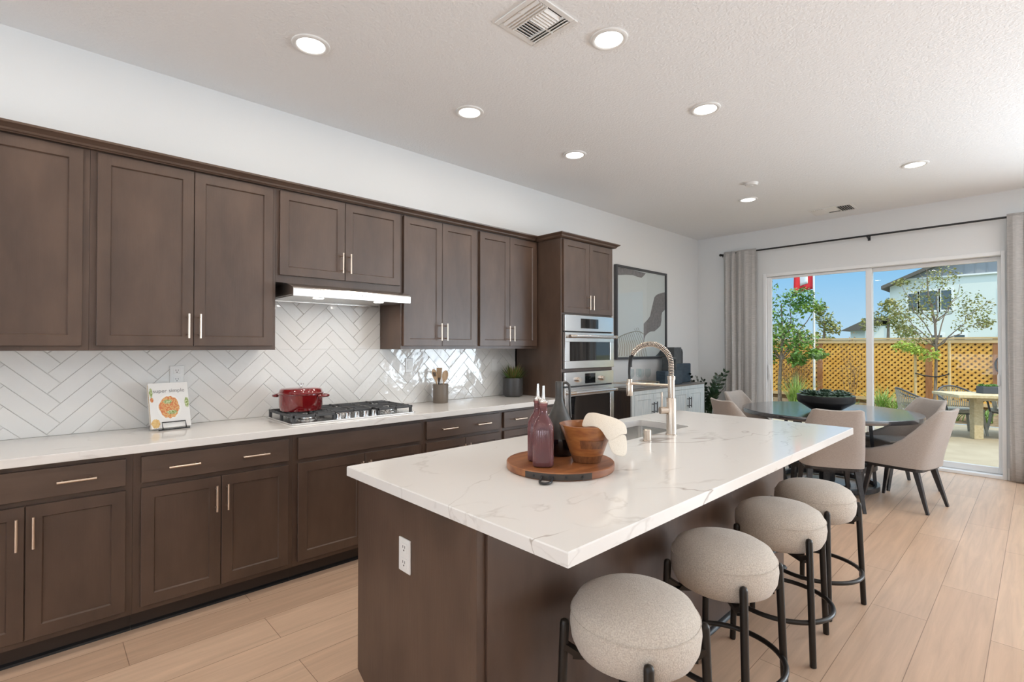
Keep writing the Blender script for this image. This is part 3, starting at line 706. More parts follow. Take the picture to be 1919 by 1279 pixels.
def outlet(c, ux, n, label, kind='outlet', w=.072, h=.116):
    c, ux, n = Vector(c), Vector(ux), Vector(n); uz = Vector((0, 0, 1))
    t = thing('wall_outlet' if kind == 'outlet' else 'light_switch', label, kind, c)
    m = MB(); m.obox(c+n*.003, ux*w/2, uz*h/2, n*.003); pl_ = m.build('cover_plate', 'outlet', t, bevel=.002)
    if kind == 'outlet':
        for s_ in (-1, 1):
            m = MB(); m.obox(c+n*.0065+uz*s_*.026, ux*.017, uz*.0165, n*.0012); q = m.build('socket', 'white', t, bevel=.001)
            m = MB()
            for k in (-1, 1): m.obox(c+n*.0078+uz*(s_*.026+.004)+ux*k*.006, ux*.0012, uz*.0045, n*.0004)
            m.obox(c+n*.0078+uz*(s_*.026-.008), ux*.0025, uz*.0025, n*.0004); m.build('slot', 'slot', q)
    else:
        m = MB(); m.obox(c+n*.0075, ux*.016, uz*.033, n*.0022); m.build('rocker', 'white', t, bevel=.001)
    return t
outlet((.0115, .611, 1.222), (0, 1, 0), (1, 0, 0), 'white duplex outlet on the tiles behind the cookbook')
outlet((.0115, 3.178, 1.218), (0, 1, 0), (1, 0, 0), 'pale switch plate on the tiles just left of the spiky plant', 'switch')
outlet((.0115, 2.235, 1.24), (0, 1, 0), (1, 0, 0), 'pale switch plate on the tiles left of the utensil crock', 'switch')
outlet((2.09, .9338, .672), (1, 0, 0), (0, -1, 0), 'white duplex outlet on the end panel of the island')

# utensil crock and utensils
ck_c = (.13, 2.47, H)
MB().lathe([(.001, 0), (.062, 0), (.064, .004), (.064, .155), (.062, .158), (.059, .155), (.058, .012), (.001, .010)], ck_c, 40).build('utensil_crock', 'crock', loc=ck_c, smooth=40, label='brown stoneware crock holding wooden utensils on the back counter', cat='crock')
def utensil(name, label, mats, base, tip, wdt, shape):
    base, tip = Vector(base), Vector(tip); d = (tip-base).normalized(); side = Vector((rt.x, rt.y, 0)); side = (side-d*side.dot(d)).normalized(); nn = side.cross(d)
    L = (tip-base).length; t = thing(name, label, 'utensil', base, 'kitchen utensils in the crock')
    MB().tube([base, base+d*L*.70], .006, 10).build('shaft', mats[1], t, smooth=50)
    prof = {'spoon': [(.62, .25), (.70, .7), (.78, .96), (.86, 1), (.93, .85), (.98, .5), (1, .15)],
            'spatula': [(.55, .2), (.66, .6), (.75, .85), (.86, .95), (.95, 1), (1, .95)],
            'slotted': [(.60, .25), (.70, .7), (.80, 1), (.88, 1), (.95, .8), (1, .3)]}[shape]
    rows = []
    for f_, w_ in prof:
        cc = base+d*L*f_; ww = wdt*w_; dp = .006
        rows.append([cc+side*ww+nn*.002, cc+nn*(.002-dp*.6), cc-side*ww+nn*.002, cc-side*ww*.9-nn*.003, cc-nn*(.004+dp*.6), cc+side*ww*.9-nn*.003])
    MB().loops(rows, True, True, True).build('head', mats[0], t, smooth=60)
    if shape == 'slotted':
        m = MB()
        for k in (-1, 0, 1): m.obox(base+d*L*.84+side*k*wdt*.42+nn*.0015, side*.0018, d*L*.065, nn*.004)
        m.build('slots', 'utdark', t)
    return t
utensil('slotted_spoon', 'wooden slotted spoon leaning left in the crock', ('utwood', 'utwood'), (.13, 2.475, H+.014), (.135, 2.392, 1.208), .021, 'slotted')
utensil('wooden_spatula', 'flat wooden spatula standing upright in the crock', ('utwood', 'utdark'), (.125, 2.45, H+.014), (.10, 2.478, 1.215), .024, 'spatula')
utensil('wooden_spoon', 'wooden spoon leaning right in the crock', ('utwood', 'utwood'), (.14, 2.462, H+.014), (.165, 2.500, 1.195), .026, 'spoon')

# spiky plant in the charcoal pot
pc = (.165, 3.28, H)
pp = thing('potted_plant', 'spiky green and rust plant in a charcoal pot on the counter', 'plant', pc)
MB().lathe([(.001, 0), (.072, 0), (.088, .010), (.095, .035), (.096, .172), (.094, .178), (.089, .172), (.088, .15)], pc, 40).build('pot', 'potdark', pp, smooth=40)
MB().lathe([(.089, .150), (.001, .156)], pc, 24).build('soil', 'soil', pp)
random.seed(21); lf = MB(); lf2 = MB()
for k in range(230):
    a = random.uniform(0, 2*PI); el = R(random.triangular(12, 88, 52)); L = random.uniform(.12, .185)
    d = Vector((math.cos(a)*math.cos(el), math.sin(a)*math.cos(el), math.sin(el))); b0 = Vector(pc)+Vector((math.cos(a)*.045*random.random(), math.sin(a)*.045*random.random(), .152))
    s_ = d.cross(Vector((0, 0, 1))).normalized()*.0045; tgt = b0+d*L
    if tgt.x < .02: continue
    (lf if random.random() < .6 else lf2).add([b0-s_, b0+s_, b0+d*L*.55+s_*.9, tgt, b0+d*L*.55-s_*.9], [(0, 1, 2, 3, 4)])
lf.build('leaves', 'agave', pp); lf2.build('leaves', 'leaf', pp)

# ------------------------------------------------------------------ island
IX0, IX1, IY0, IY1 = 1.7166, 2.8593, .8931, 3.4696
isl = thing('kitchen_island', 'dark wood kitchen island cabinet under the white slab', 'island', (2.1, 2.2, 0))
BX0, BX1, BY0, BY1 = 1.733, 2.480, .934, 3.43
poly = [(BX0+.078, 0), (BX0+.078, .072), (BX0, .112), (BX0, .884), (BX1-.028, .884), (BX1-.028, 0)]
MB().prism(poly, 'y', BY0, BY0+.022).build('end_panel', 'cab', isl, bevel=.0015)
B(BX1-.030, BX1+.002, BY0-.004, BY0+.03, 0, .884).build('corner_stile', 'cab', isl, bevel=.002)
m = MB().box(BX0+.004, BX1-.002, BY0+.022, 2.03, .10, .884).box(BX0+.004, BX1-.002, 2.88, BY1, .10, .884).box(BX0+.004, BX1-.002, 2.03, 2.88, .10, .64).box(BX0+.004, 1.79, 2.03, 2.88, .64, .884).box(2.20, BX1-.002, 2.03, 2.88, .64, .884).box(BX0+.085, BX1-.002, BY0+.022, BY1, 0, .10)
m.build('island_body', 'cab', isl)
B(BX1-.003, BX1+.012, BY0+.03, BY1, 0, .884).build('back_panel', 'cab', isl, bevel=.001)
MB().prism([(BX1+.012, 0), (BX1+.031, 0), (BX1+.029, .010), (BX1+.021, .018), (BX1+.012, .020)], 'y', BY0+.03, BY1).build('shoe_moulding', 'black', isl, smooth=60)
SX0, SX1, SY0, SY1 = 1.820, 2.172, 2.07, 2.835
ZB = .885
m = MB()
def rrect(x0, x1, y0, y1, r, n=6):
    P = []
    for cx, cy, a0 in ((x1-r, y1-r, 0), (x0+r, y1-r, 90), (x0+r, y0+r, 180), (x1-r, y0+r, 270)):
        for k in range(n+1): a = R(a0+90*k/n); P.append((cx+r*math.cos(a), cy+r*math.sin(a)))
    return P
inn = rrect(SX0, SX1, SY0, SY1, .03); N = len(inn)
out = []
for i, p in enumerate(inn):   # matching outer ring so that the slab top is a clean strip of quads
    q = i//7; out.append([(IX1, IY1), (IX0, IY1), (IX0, IY0), (IX1, IY0)][q])
g = .003
def off(p, d): return (p[0]+(d if p[0] == IX0 else -d), p[1]+(d if p[1] == IY0 else -d))
rows = [[(*p, ZB) for p in inn], [(*p, ZB) for p in out], [(*p, H-g) for p in out], [(*off(p, g), H) for p in out], [(*p, H) for p in inn], [(*p, ZB) for p in inn]]
m.loops(rows, True)
itop = m.build('island_countertop', 'quartz', loc=(2.1, 2.2, ZB), label='white veined quartz slab on the kitchen island', cat='countertop')
bm = bmesh.new(); bm.from_mesh(itop.data); bmesh.ops.remove_doubles(bm, verts=bm.verts, dist=1e-5); bmesh.ops.dissolve_degenerate(bm, dist=1e-6, edges=bm.edges); bmesh.ops.recalc_face_normals(bm, faces=bm.faces); bm.to_mesh(itop.data); bm.free()
sk = thing('kitchen_sink', 'stainless steel undermount sink in the island', 'sink', (2.0, 2.45, .65))
o1 = rrect(SX0-.004, SX1+.004, SY0-.004, SY1+.004, .032); o2 = rrect(SX0-.002, SX1+.002, SY0-.002, SY1+.002, .032); o3 = rrect(SX0+.02, SX1-.02, SY0+.02, SY1-.02, .03); o4 = rrect(SX0-.016, SX1+.016, SY0-.016, SY1+.016, .035)
MB().loops([[(*p, .884) for p in o4], [(*p, .884) for p in o2], [(*p, .68) for p in o2], [(*p, .66) for p in o3]], True, False, True).build('basin', 'steel', sk, smooth=50)
MB().lathe([(.045, .0005), (.040, .004), (.02, .001), (.001, .001)], (2.0, 2.45, .6605), 24).build('drain', 'steeldark', sk, smooth=50)

# faucet
fx, fy = 2.241, 2.487
fa = thing('faucet', 'tall brushed nickel spring faucet beside the island sink', 'faucet', (fx, fy, H))
MB().lathe([(.001, 0), (.031, 0), (.031, .004), (.027, .006), (.026, .012), (.026, .196), (.0245, .198), (.001, .198)], (fx, fy, H), 32).build('faucet_body', 'nickel2', fa, smooth=40)
MB().lathe([(.018, .198), (.018, .296), (.021, .297), (.021, .316), (.001, .316)], (fx, fy, H), 28).build('riser', 'nickel2', fa, smooth=40)
xh = 1.985; zt = 1.412; zs = 1.235
P = []
xm_, rx = (fx+xh)/2, (fx-xh)/2
P = [(fx, fy, z) for z in (1.235, 1.26, 1.285)]
for k in range(0, 21):
    a = PI*k/20; P.append((xm_+rx*math.cos(a), fy, 1.30+(zt-1.30)*math.sin(a)))
P += [(xh, fy, 1.28)]
MB().tube(P, .0095, 12).build('hose', 'black', fa, smooth=60)
# spring coil following the arch
sp = []
import bisect
seg = [0]
VP = [Vector(p) for p in P[:-4]]
for i in range(1, len(VP)): seg.append(seg[-1]+(VP[i]-VP[i-1]).length)
Ls = seg[-1]; turns = 46; NN = turns*12
for k in range(NN+1):
    s_ = Ls*k/NN; i = min(max(bisect.bisect_right(seg, s_)-1, 0), len(VP)-2); f_ = (s_-seg[i])/max(1e-6, seg[i+1]-seg[i])
    p = VP[i].lerp(VP[i+1], f_); d = (VP[min(i+2, len(VP)-1)]-VP[max(i-1, 0)]).normalized(); yv = Vector((0, 1, 0)); nv = d.cross(yv)
    a = 2*PI*turns*k/NN; sp.append(p+(yv*math.cos(a)+nv*math.sin(a))*.0135)
MB().tube(sp, .0024, 6).build('spring', 'nickel2', fa, smooth=60)
MB().tube([(xh, fy, 1.345), (xh-.006, fy, 1.30), (xh-.008, fy, 1.25), (xh-.006, fy, 1.20)], .0075, 12).build('spray_hose', 'black', fa, smooth=60)
hd = MB().lathe([(.013, .098), (.016, .096), (.0165, .07), (.019, .065), (.019, .004), (.017, 0), (.001, 0)], (xh-.006, fy, 1.112), 28).build('spray_head', 'nickel2', fa, smooth=40)
MB().lathe([(.021, 0), (.021, .012), (.001, .012)], (xh-.006, fy, 1.178), 24).tube([(xh, fy, 1.184), (fx, fy, 1.188)], [.0075, .007], 12).build('holder_arm', 'nickel', fa, smooth=40)
hub0 = Vector((fx, fy, H+.132))
hv = Vector((-.55, -.83, 0)).normalized()
lv = MB().cyl(hub0+hv*.022, hub0+hv*.066, .0185, n=24).build('lever_hub', 'nickel2', fa, smooth=40)
MB().cyl(hub0+hv*.055+Vector((0, 0, .012)), hub0+hv*.055+Vector((0, 0, .098)), .0055, n=14).build('lever', 'nickel2', lv, smooth=40)
sdp = (2.25, 2.231, H)
MB().lathe([(.001, 0), (.023, 0), (.023, .004), (.020, .006), (.020, .056), (.017, .060), (.001, .060)], sdp, 28).build('air_gap_cap', 'nickel2', loc=sdp, smooth=35, label='short brushed nickel cap on the island next to the faucet', cat='sink fitting')

# serving board with strap and loop handle
bc = Vector((2.309, 1.497, H)); BR_ = .211
bd = thing('serving_board', 'round reddish wood serving board on the island', 'serving board', bc)
MB().lathe([(.001, .0005), (BR_-.004, .0005), (BR_, .005), (BR_, .026), (BR_-.003, .029), (.001, .029)], bc, 64).build('board', 'boardwood', bd, smooth=40)
tod = Vector((3.6128-bc.x, -bc.y, 0)).normalized()
a0 = math.atan2(tod.y, tod.x)-R(2)
m = MB(); rows = []
for k in range(15):
    a = a0-R(34)+R(68)*k/14
    e_ = Vector((math.cos(a), math.sin(a), 0))
    rows.append([bc+e_*(BR_+.0002)+Vector((0, 0, .004)), bc+e_*(BR_+.0028)+Vector((0, 0, .004)), bc+e_*(BR_+.0028)+Vector((0, 0, .026)), bc+e_*(BR_+.0002)+Vector((0, 0, .026))])
m.loops(rows, True, True, True)
st = m.build('strap', 'leather', bd, smooth=40)
m = MB()
for k in (-24, -8, 8, 24):
    a = a0+R(k); e_ = Vector((math.cos(a), math.sin(a), 0)); m.cyl(bc+e_*(BR_+.002)+Vector((0, 0, .015)), bc+e_*(BR_+.005)+Vector((0, 0, .015)), .004, n=10)
m.build('rivets', 'black', st, smooth=40)
ha = a0-R(10); hu = Vector((math.cos(ha), math.sin(ha), 0)); hs = Vector((-hu.y, hu.x, 0)); P = []
for k in range(13):
    t_ = -90+15*k; P.append(bc+hu*(BR_+.028+.032*math.cos(R(t_)) if abs(t_) <= 90 else 0)+hs*.020*math.sin(R(t_))+Vector((0, 0, .0065)))
P = [bc+hu*(BR_+.004)-hs*.020+Vector((0, 0, .015))]+P+[bc+hu*(BR_+.004)+hs*.020+Vector((0, 0, .015))]
MB().tube(P, .0048, 8).build('loop_handle', 'black', bd, smooth=60)

# rose glass oil bottles
TB = H+.0292
def bottle(c, label, rz):
    t = thing('oil_bottle', label, 'bottle', (0, 0, 0), 'rose glass oil bottles on the serving board')
    def fl_(r, z, a):
        # squarish body with fine flutes
        if z < .172 and r > .03:
            q = (abs(math.cos(a))**5+abs(math.sin(a))**5)**(-1/5); return r*min(q, 1.16)*(1+.016*math.cos(a*36))
        return r
    MB().lathe([(.001, .002), (.034, .002), (.0375, .006), (.038, .02), (.038, .135), (.036, .152), (.029, .172), (.019, .186), (.0150, .197), (.0145, .225), (.017, .228), (.017, .236), (.0135, .236), (.0125, .20), (.030, .160), (.034, .14), (.034, .010), (.001, .008)], (0, 0, 0), 144, fn=fl_).build('glass', 'pink', t, smooth=70)
    MB().lathe([(.0115, .222), (.0175, .2365), (.0175, .243), (.010, .246), (.007, .252), (.0048, .275), (.0042, .300), (.001, .300)], (0, 0, 0), 20).build('pourer', 'pourer', t, smooth=45)
    return place(t, c, rz)
b1 = bottle((2.330, 1.378, TB), 'ribbed rose glass oil bottle nearest the camera on the board', a0)
dup(b1, (2.250, 1.432, TB), a0, 'ribbed rose glass oil bottle half hidden behind the other one')
# charcoal jug
jc = (2.228, 1.585, TB)
jg = thing('tall_jug', 'tall charcoal stoneware jug behind the rose bottles', 'jug', jc)
MB().lathe([(.001, .001), (.066, .001), (.070, .006), (.069, .07)], jc, 40).build('glazed_base', 'jugglaze', jg, smooth=45)
MB().lathe([(.069, .07), (.066, .09), (.055, .125), (.040, .165), (.025, .200), (.0175, .222), (.0165, .24), (.0165, .298), (.015, .301), (.013, .298), (.013, .24)], jc, 40).build('jug_body', 'jug', jg, smooth=45)
jr = Vector((rt.x, rt.y, 0)); jv = Vector(jc)
P = [jv+jr*.014+Vector((0, 0, .294)), jv+jr*.030+Vector((0, 0, .296)), jv+jr*.041+Vector((0, 0, .286)), jv+jr*.044+Vector((0, 0, .26)), jv+jr*.044+Vector((0, 0, .20)), jv+jr*.047+Vector((0, 0, .15))]
MB().tube(P, [.006, .006, .006, .0055, .005, .005], 10).build('jug_handle', 'jug', jg, smooth=60)
# wooden bowl
wc = Vector((2.392, 1.560, TB))
wb = thing('wooden_bowl', 'large turned wooden bowl holding a linen towel', 'bowl', wc)
PB = [(.001, .001), (.054, .001), (.056, .004)]
MB().lathe([(.001, .001), (.053, .001), (.055, .006), (.064, .030)], wc, 56).build('foot', 'bowldark', wb, smooth=45)
MB().lathe([(.064, .030), (.073, .055), (.0905, .105), (.1055, .141), (.1075, .145), (.1040, .146), (.086, .105), (.066, .045), (.05, .020), (.001, .016)], wc, 56).build('bowl', 'bowlwood', wb, smooth=45)
aw = math.atan2(tod.y, tod.x)
m = MB(); rows = []
for k in range(17):
    a = aw-R(20)+R(64)*k/16; e_ = Vector((math.cos(a), math.sin(a), 0)); rr = []
    for z, r1 in ((.060, .0748), (.092, .0860)): rr += [wc+e_*(r1+.0012)+Vector((0, 0, z))]
    rows.append(rr+[wc+e_*.0835+Vector((0, 0, .092)), wc+e_*.073+Vector((0, 0, .060))])
m.loops(rows, True, True, True); m.build('inlay_band', 'bowldark', wb, smooth=40)
# linen towel draped over the bowl rim
tr_ = Vector((rt.x, rt.y, 0)); tf = Vector((-fw.x, -fw.y, 0)).normalized()
def tp(u, w_, z): return wc+tr_*u+tf*w_+Vector((0, 0, z))
Tw = [[tp(-.028, .030, .138), tp(-.012, .062, .142), tp(.010, .092, .151), tp(.033, .112, .146), tp(.050, .118, .118), tp(.060, .122, .098)],
      [tp(-.020, .010, .155), tp(.000, .040, .170), tp(.018, .070, .178), tp(.048, .094, .168), tp(.078, .102, .138), tp(.094, .104, .104)],
      [tp(-.004, -.020, .178), tp(.016, .008, .194), tp(.034, .036, .189), tp(.068, .062, .178), .5*(tp(.104, .072, .156)+tp(.106, .072, .152)), tp(.124, .074, .120)],
      [tp(.014, -.050, .184), tp(.040, -.026, .186), tp(.066, .000, .181), tp(.100, .022, .172), tp(.134, .034, .154), tp(.150, .038, .106)],
      [tp(.028, -.074, .176), tp(.058, -.052, .176), tp(.090, -.030, .172), tp(.124, -.012, .164), tp(.156, -.002, .146), tp(.160, .002, .112)]]
tw = MB().loops(Tw, False).build('linen_towel', 'towel', loc=wc+Vector((.05, 0, .1)), smooth=80, label='beige linen towel draped over the rim of the wooden bowl', cat='towel')
so_ = tw.modifiers.new('thick', 'SOLIDIFY'); so_.thickness = .004
q = tw.modifiers.new('sub', 'SUBSURF'); q.levels = 2; q.render_levels = 2
Tl = [[tp(.056, .118, .110), tp(.070, .112, .070), tp(.082, .106, .050)], [tp(.085, .098, .120), tp(.100, .092, .070), tp(.110, .090, .036)], [tp(.118, .070, .122), tp(.130, .066, .075), tp(.136, .064, .028)], [tp(.144, .040, .110), tp(.150, .040, .070), tp(.150, .042, .040)], [tp(.152, .018, .098), tp(.153, .020, .075), tp(.150, .026, .060)]]
fl2 = MB().loops(Tl, False).build('towel_fold', 'towel', tw, smooth=80)
so_ = fl2.modifiers.new('thick', 'SOLIDIFY'); so_.thickness = .004
q = fl2.modifiers.new('sub', 'SUBSURF'); q.levels = 2; q.render_levels = 2

# ------------------------------------------------------------------ stools
def make_stool():
    t = thing('counter_stool', '', 'stool', (0, 0, 0), 'cushioned stools along the island')
    prof = [(.001, .452), (.10, .452), (.150, .458), (.178, .474), (.193, .505), (.198, .545), (.193, .582), (.176, .612), (.140, .633), (.08, .645), (.001, .649)]
    s_ = MB().lathe(prof, (0, 0, 0), 56).build('seat', 'boucle', t, smooth=80)
    MB().tube([(.1945*math.cos(2*PI*k/56), .1945*math.sin(2*PI*k/56), .580) for k in range(56)], .0016, 6, closed=True).build('seam', 'boucle', s_, smooth=60)
    for k in range(4):
        a = R(90*k); e_ = Vector((math.cos(a), math.sin(a), 0))
        MB().tube([e_*.238+Vector((0, 0, 0)), e_*.2365+Vector((0, 0, .006)), e_*.2145+Vector((0, 0, .535)), e_*.2142+Vector((0, 0, .545)), e_*.214+Vector((0, 0, .550))], [.0125, .0135, .0145, .012, .004], 14).build('leg', 'stoolleg', t, smooth=50)
    MB().tube([(.2195*math.cos(2*PI*k/64), .2195*math.sin(2*PI*k/64), .185) for k in range(64)], .0105, 12, closed=True).build('foot_ring', 'stoolleg', t, smooth=60)
    m = MB(); m.bar((-.19, 0, .442), (.19, 0, .442), .03, .018).bar((0, -.19, .442), (0, .19, .442), .03, .018)
    for k in range(4):
        a = R(90*k); e_ = Vector((math.cos(a), math.sin(a), 0)); m.bar(e_*.17+Vector((0, 0, .442)), e_*.215+Vector((0, 0, .47)), .03, .018)
    m.build('seat_frame', 'stoolleg', t)
    return t
SL = ['round beige boucle stool nearest the camera under the island corner', 'round beige boucle stool second from the near island corner', 'round beige boucle stool third from the near island corner', 'round beige boucle stool closest to the dining table']
SP = [(2.744, 1.345, -47), (2.744, 1.975, -48), (2.741, 2.608, -38.8), (2.744, 3.14, -59)]
s0 = make_stool(); s0['label'] = SL[0]; place(s0, (SP[0][0], SP[0][1], 0), R(SP[0][2]))
for (x, y, a), lb in zip(SP[1:], SL[1:]): dup(s0, (x, y, 0), R(a), lb)

# ------------------------------------------------------------------ dining set
TC = Vector((2.11, 5.86, 0)); TR = .785
dt = thing('dining_table', 'large round black wood dining table on a pedestal', 'table', TC)
MB().lathe([(.001, .705), (TR-.02, .705), (TR-.003, .709), (TR, .715), (TR, .744), (TR-.003, .75), (.001, .75)], TC, 96).build('tabletop', 'tabletop', dt, smooth=35)
for z, r, h_ in ((.685, .36, .02), (.225, .40, .022), (.03, .42, .022)):
    P = [(TC.x+r*math.cos(2*PI*k/48), TC.y+r*math.sin(2*PI*k/48)) for k in range(48)]
    rows = [[(TC.x+(r+dx)*math.cos(2*PI*k/48), TC.y+(r+dx)*math.sin(2*PI*k/48), z+dz) for k in range(48)] for dx, dz in ((-.02, -h_), (.02, -h_), (.02, h_), (-.02, h_), (-.02, -h_))]
    MB().loops(rows, True).build('pedestal_ring', 'blackwood', dt, smooth=40)
for k in range(8):
    a = 2*PI*(k+.3)/8; e_ = Vector((math.cos(a), math.sin(a), 0))
    MB().bar(TC+e_*.40+Vector((0, 0, .02)), TC+e_*.36+Vector((0, 0, .70)), .05, .03, upv=e_).build('pedestal_bar', 'blackwood', dt, bevel=.003)
m = MB()
for k in range(4):
    a = 2*PI*(k+.15)/4; e_ = Vector((math.cos(a), math.sin(a), 0)); m.bar(TC-e_*0+Vector((0, 0, .225)), TC+e_*.39+Vector((0, 0, .225)), .04, .03)
m.lathe([(.07, .0), (.07, .70)], TC, 24, True, True); m.lathe([(.20, .002), (.20, .03), (.07, .04)], TC, 32)
m.build('pedestal_core', 'blackwood', dt)

def make_chair():
    t = thing('dining_chair', '', 'chair', (0, 0, 0), 'upholstered chairs around the dining table')
    # outline of the shell from the front left corner round the back to the front right corner, with its top height
    half = [(.0, -.255, .858, 1.), (.07, -.254, .859, 1.), (.14, -.248, .864, 1.), (.185, -.236, .868, 1.), (.212, -.215, .858, .98), (.228, -.18, .790, .9), (.237, -.13, .690, .75), (.243, -.07, .600, .5), (.246, .0, .540, .28), (.247, .07, .515, .12), (.246, .14, .490, .04), (.243, .20, .478, .0), (.236, .235, .474, 0)]
    path = [(-x, y, h, w_) for x, y, h, w_ in half[::-1]]+half[1:]
    NV = 9; outer, inner = [], []
    for x, y, h, w_ in path:
        co, ci = [], []
        for k in range(NV):
            f_ = k/(NV-1); z = .365+(h-.365)*f_; lean = (z-.45)*.27*w_ if z > .45 else (z-.45)*.10
            tap = 1-.10*max(0, (z-.5))/.36*w_
            co.append((x*tap, y-lean, z))
            L = math.hypot(x, y+.02); nx, ny = x/L, (y)/L
            th = .030+.012*(1-f_)
            ci.append((x*tap-(nx*th if abs(x) > .05 else nx*th), y-lean-ny*th, z-(.004 if k == NV-1 else 0)))
        outer.append(co); inner.append(ci)
    m = MB(); rows = []
    for co, ci in zip(outer, inner):
        mid = Vector(co[-1]).lerp(Vector(ci[-1]), .5)+Vector((0, 0, .010))
        rows.append(co+[tuple(mid)]+ci[::-1])
    m.loops(rows, True, True, True)
    m.build('shell', 'chairfab', t, smooth=70)
    rows = []
    for z, s_ in ((.368, .90), (.372, .945), (.42, .95), (.452, .945), (.466, .90), (.470, .80)):
        rows.append([(x*s_, max(-.21, y)*s_ if y > 0 else max(y, -.215)*s_, z) for x, y, h, w_ in path])
    MB().loops(rows, True, True, True).build('seat', 'chairfab', t, smooth=60)
    m = MB().rbox(-.215, .215, -.205, .215, .335, .367, .05); m.build('seat_frame', 'blackwood', t)
    for sx_ in (-1, 1):
        for ty, by in ((.175, .235), (-.16, -.25)):
            MB().bar((sx_*.175, ty, .34), (sx_*.207, by, .0), .046, .040, .024, .022, upv=(0, 1, 0)).build('leg', 'blackwood', t, bevel=.003)
    return t
ch0 = make_chair()
CH = [((2.305, 5.15), (-.44, .897), 'beige upholstered dining chair with its back to the island, nearest the camera'),
      ((2.765, 5.615), (-.978, .208), 'beige dining chair at the right of the table, seen from the side'),
      ((2.625, 6.298), (-.73, -.683), 'beige dining chair behind the table on the patio side'),
      ((1.62, 5.20), (.574, .819), 'beige dining chair at the left whose outer back faces the kitchen'),
      ((1.44, 5.94), (.99, -.1), 'beige dining chair at the left in front of the grey curtain, inner back visible')]
for i, ((x, y), (dx, dy), lb) in enumerate(CH):
    rz = math.atan2(-dx, dy)
    if i == 0: ch0['label'] = lb; place(ch0, (x, y, 0), rz)
    else: dup(ch0, (x, y, 0), rz, lb)

# succulent bowl
sc_ = Vector((2.137, 5.72, .7505))
sb = thing('succulent_bowl', 'low black bowl of succulents at the centre of the dining table', 'planter', sc_)
MB().lathe([(.001, 0), (.105, 0), (.112, .004), (.243, .092), (.250, .105), (.250, .158), (.246, .163), (.238, .158), (.236, .13)], sc_, 64).build('bowl', 'black', sb, smooth=35)
MB().lathe([(.238, .135), (.001, .145)], sc_, 32).build('soil', 'soil', sb)
def rosette(c, r, n, layers, tilt0, m, rnd):
    for L in range(layers):
        el = R(tilt0+L*(80-tilt0)/max(1, layers-1)); rr = r*(1-.13*L); k_ = max(4, n-L)
        for k in range(k_):
            a = 2*PI*(k+.5*(L % 2))/k_+rnd; d = Vector((math.cos(a)*math.cos(el), math.sin(a)*math.cos(el), math.sin(el))); s_ = Vector((-math.sin(a), math.cos(a), 0)); u = s_.cross(d)
            w_ = rr*.30
            v = [c, c+d*rr*.4-s_*w_*.75+u*.006, c+d*rr*.75-s_*w_*.8-u*-.008, c+d*rr+u*.014, c+d*rr*.75+s_*w_*.8+u*.008, c+d*rr*.4+s_*w_*.75+u*.006, c+d*rr*.5-u*.012]
            m.add(v, [(0, 1, 6), (1, 2, 6), (2, 3, 6), (3, 4, 6), (4, 5, 6), (5, 0, 6), (0, 5, 4, 3, 2, 1)])
random.seed(5)
for k in range(9):
    a = 2*PI*k/8+.2; rr = .155 if k < 8 else 0
    m = MB(); rosette(sc_+Vector((rr*math.cos(a), rr*math.sin(a), .150)), random.uniform(.085, .115) if k < 8 else .13, 8, 4, 14, m, random.random())
    tag(m.build('succulent', 'succ', sb, smooth=30))

# ------------------------------------------------------------------ sideboard wall
SBX, SBY0, SBY1, SBZ = .45, 4.86, 6.63, .905
sbd = thing('sideboard', 'whitewashed sideboard with dark side against the wall under the art', 'sideboard', (.24, 5.75, 0))
m = MB().box(.03, SBX-.02, SBY0+.003, SBY1-.003, .07, SBZ-.02)
m.build('cabinet_body', 'sidedark', sbd)
B(.03, SBX+.004, SBY0-.004, SBY1+.004, SBZ-.02, SBZ).build('top', 'sidetop', sbd, bevel=.002)
MB().box(SBX-.02, SBX, SBY0, SBY0+.05, .07, SBZ-.02).box(SBX-.02, SBX, SBY1-.05, SBY1, .07, SBZ-.02).box(SBX-.02, SBX, SBY0+.05, SBY1-.05, SBZ-.065, SBZ-.02).box(SBX-.02, SBX, SBY0+.05, SBY1-.05, .07, .12).box(SBX-.02, SBX, 5.725, 5.765, .12, SBZ-.065).build('face_frame', 'sidefront', sbd, bevel=.002)
for ya, yb, hy in ((SBY0+.053, 5.314, 5.28), (5.317, 5.722, 5.35), (5.768, 6.170, 6.14), (6.173, SBY1-.053, 6.20)):
    d = shaker(sbd, SBX-.019, ya, yb, .123, SBZ-.068, st=.06, th=.021, m='sidefront')
    m = MB(); m.cyl((SBX+.032, hy, .60), (SBX+.032, hy, .74), .006, n=12)
    for z in (.625, .715): m.cyl((SBX, hy, z), (SBX+.032, hy, z), .005, n=10)
    m.build('handle', 'frame', d, smooth=50)
for xx in (.07, SBX-.06):
    for yy in (SBY0+.04, SBY1-.08): B(xx, xx+.04, yy, yy+.04, 0, .07).build('leg', 'sidedark', sbd)
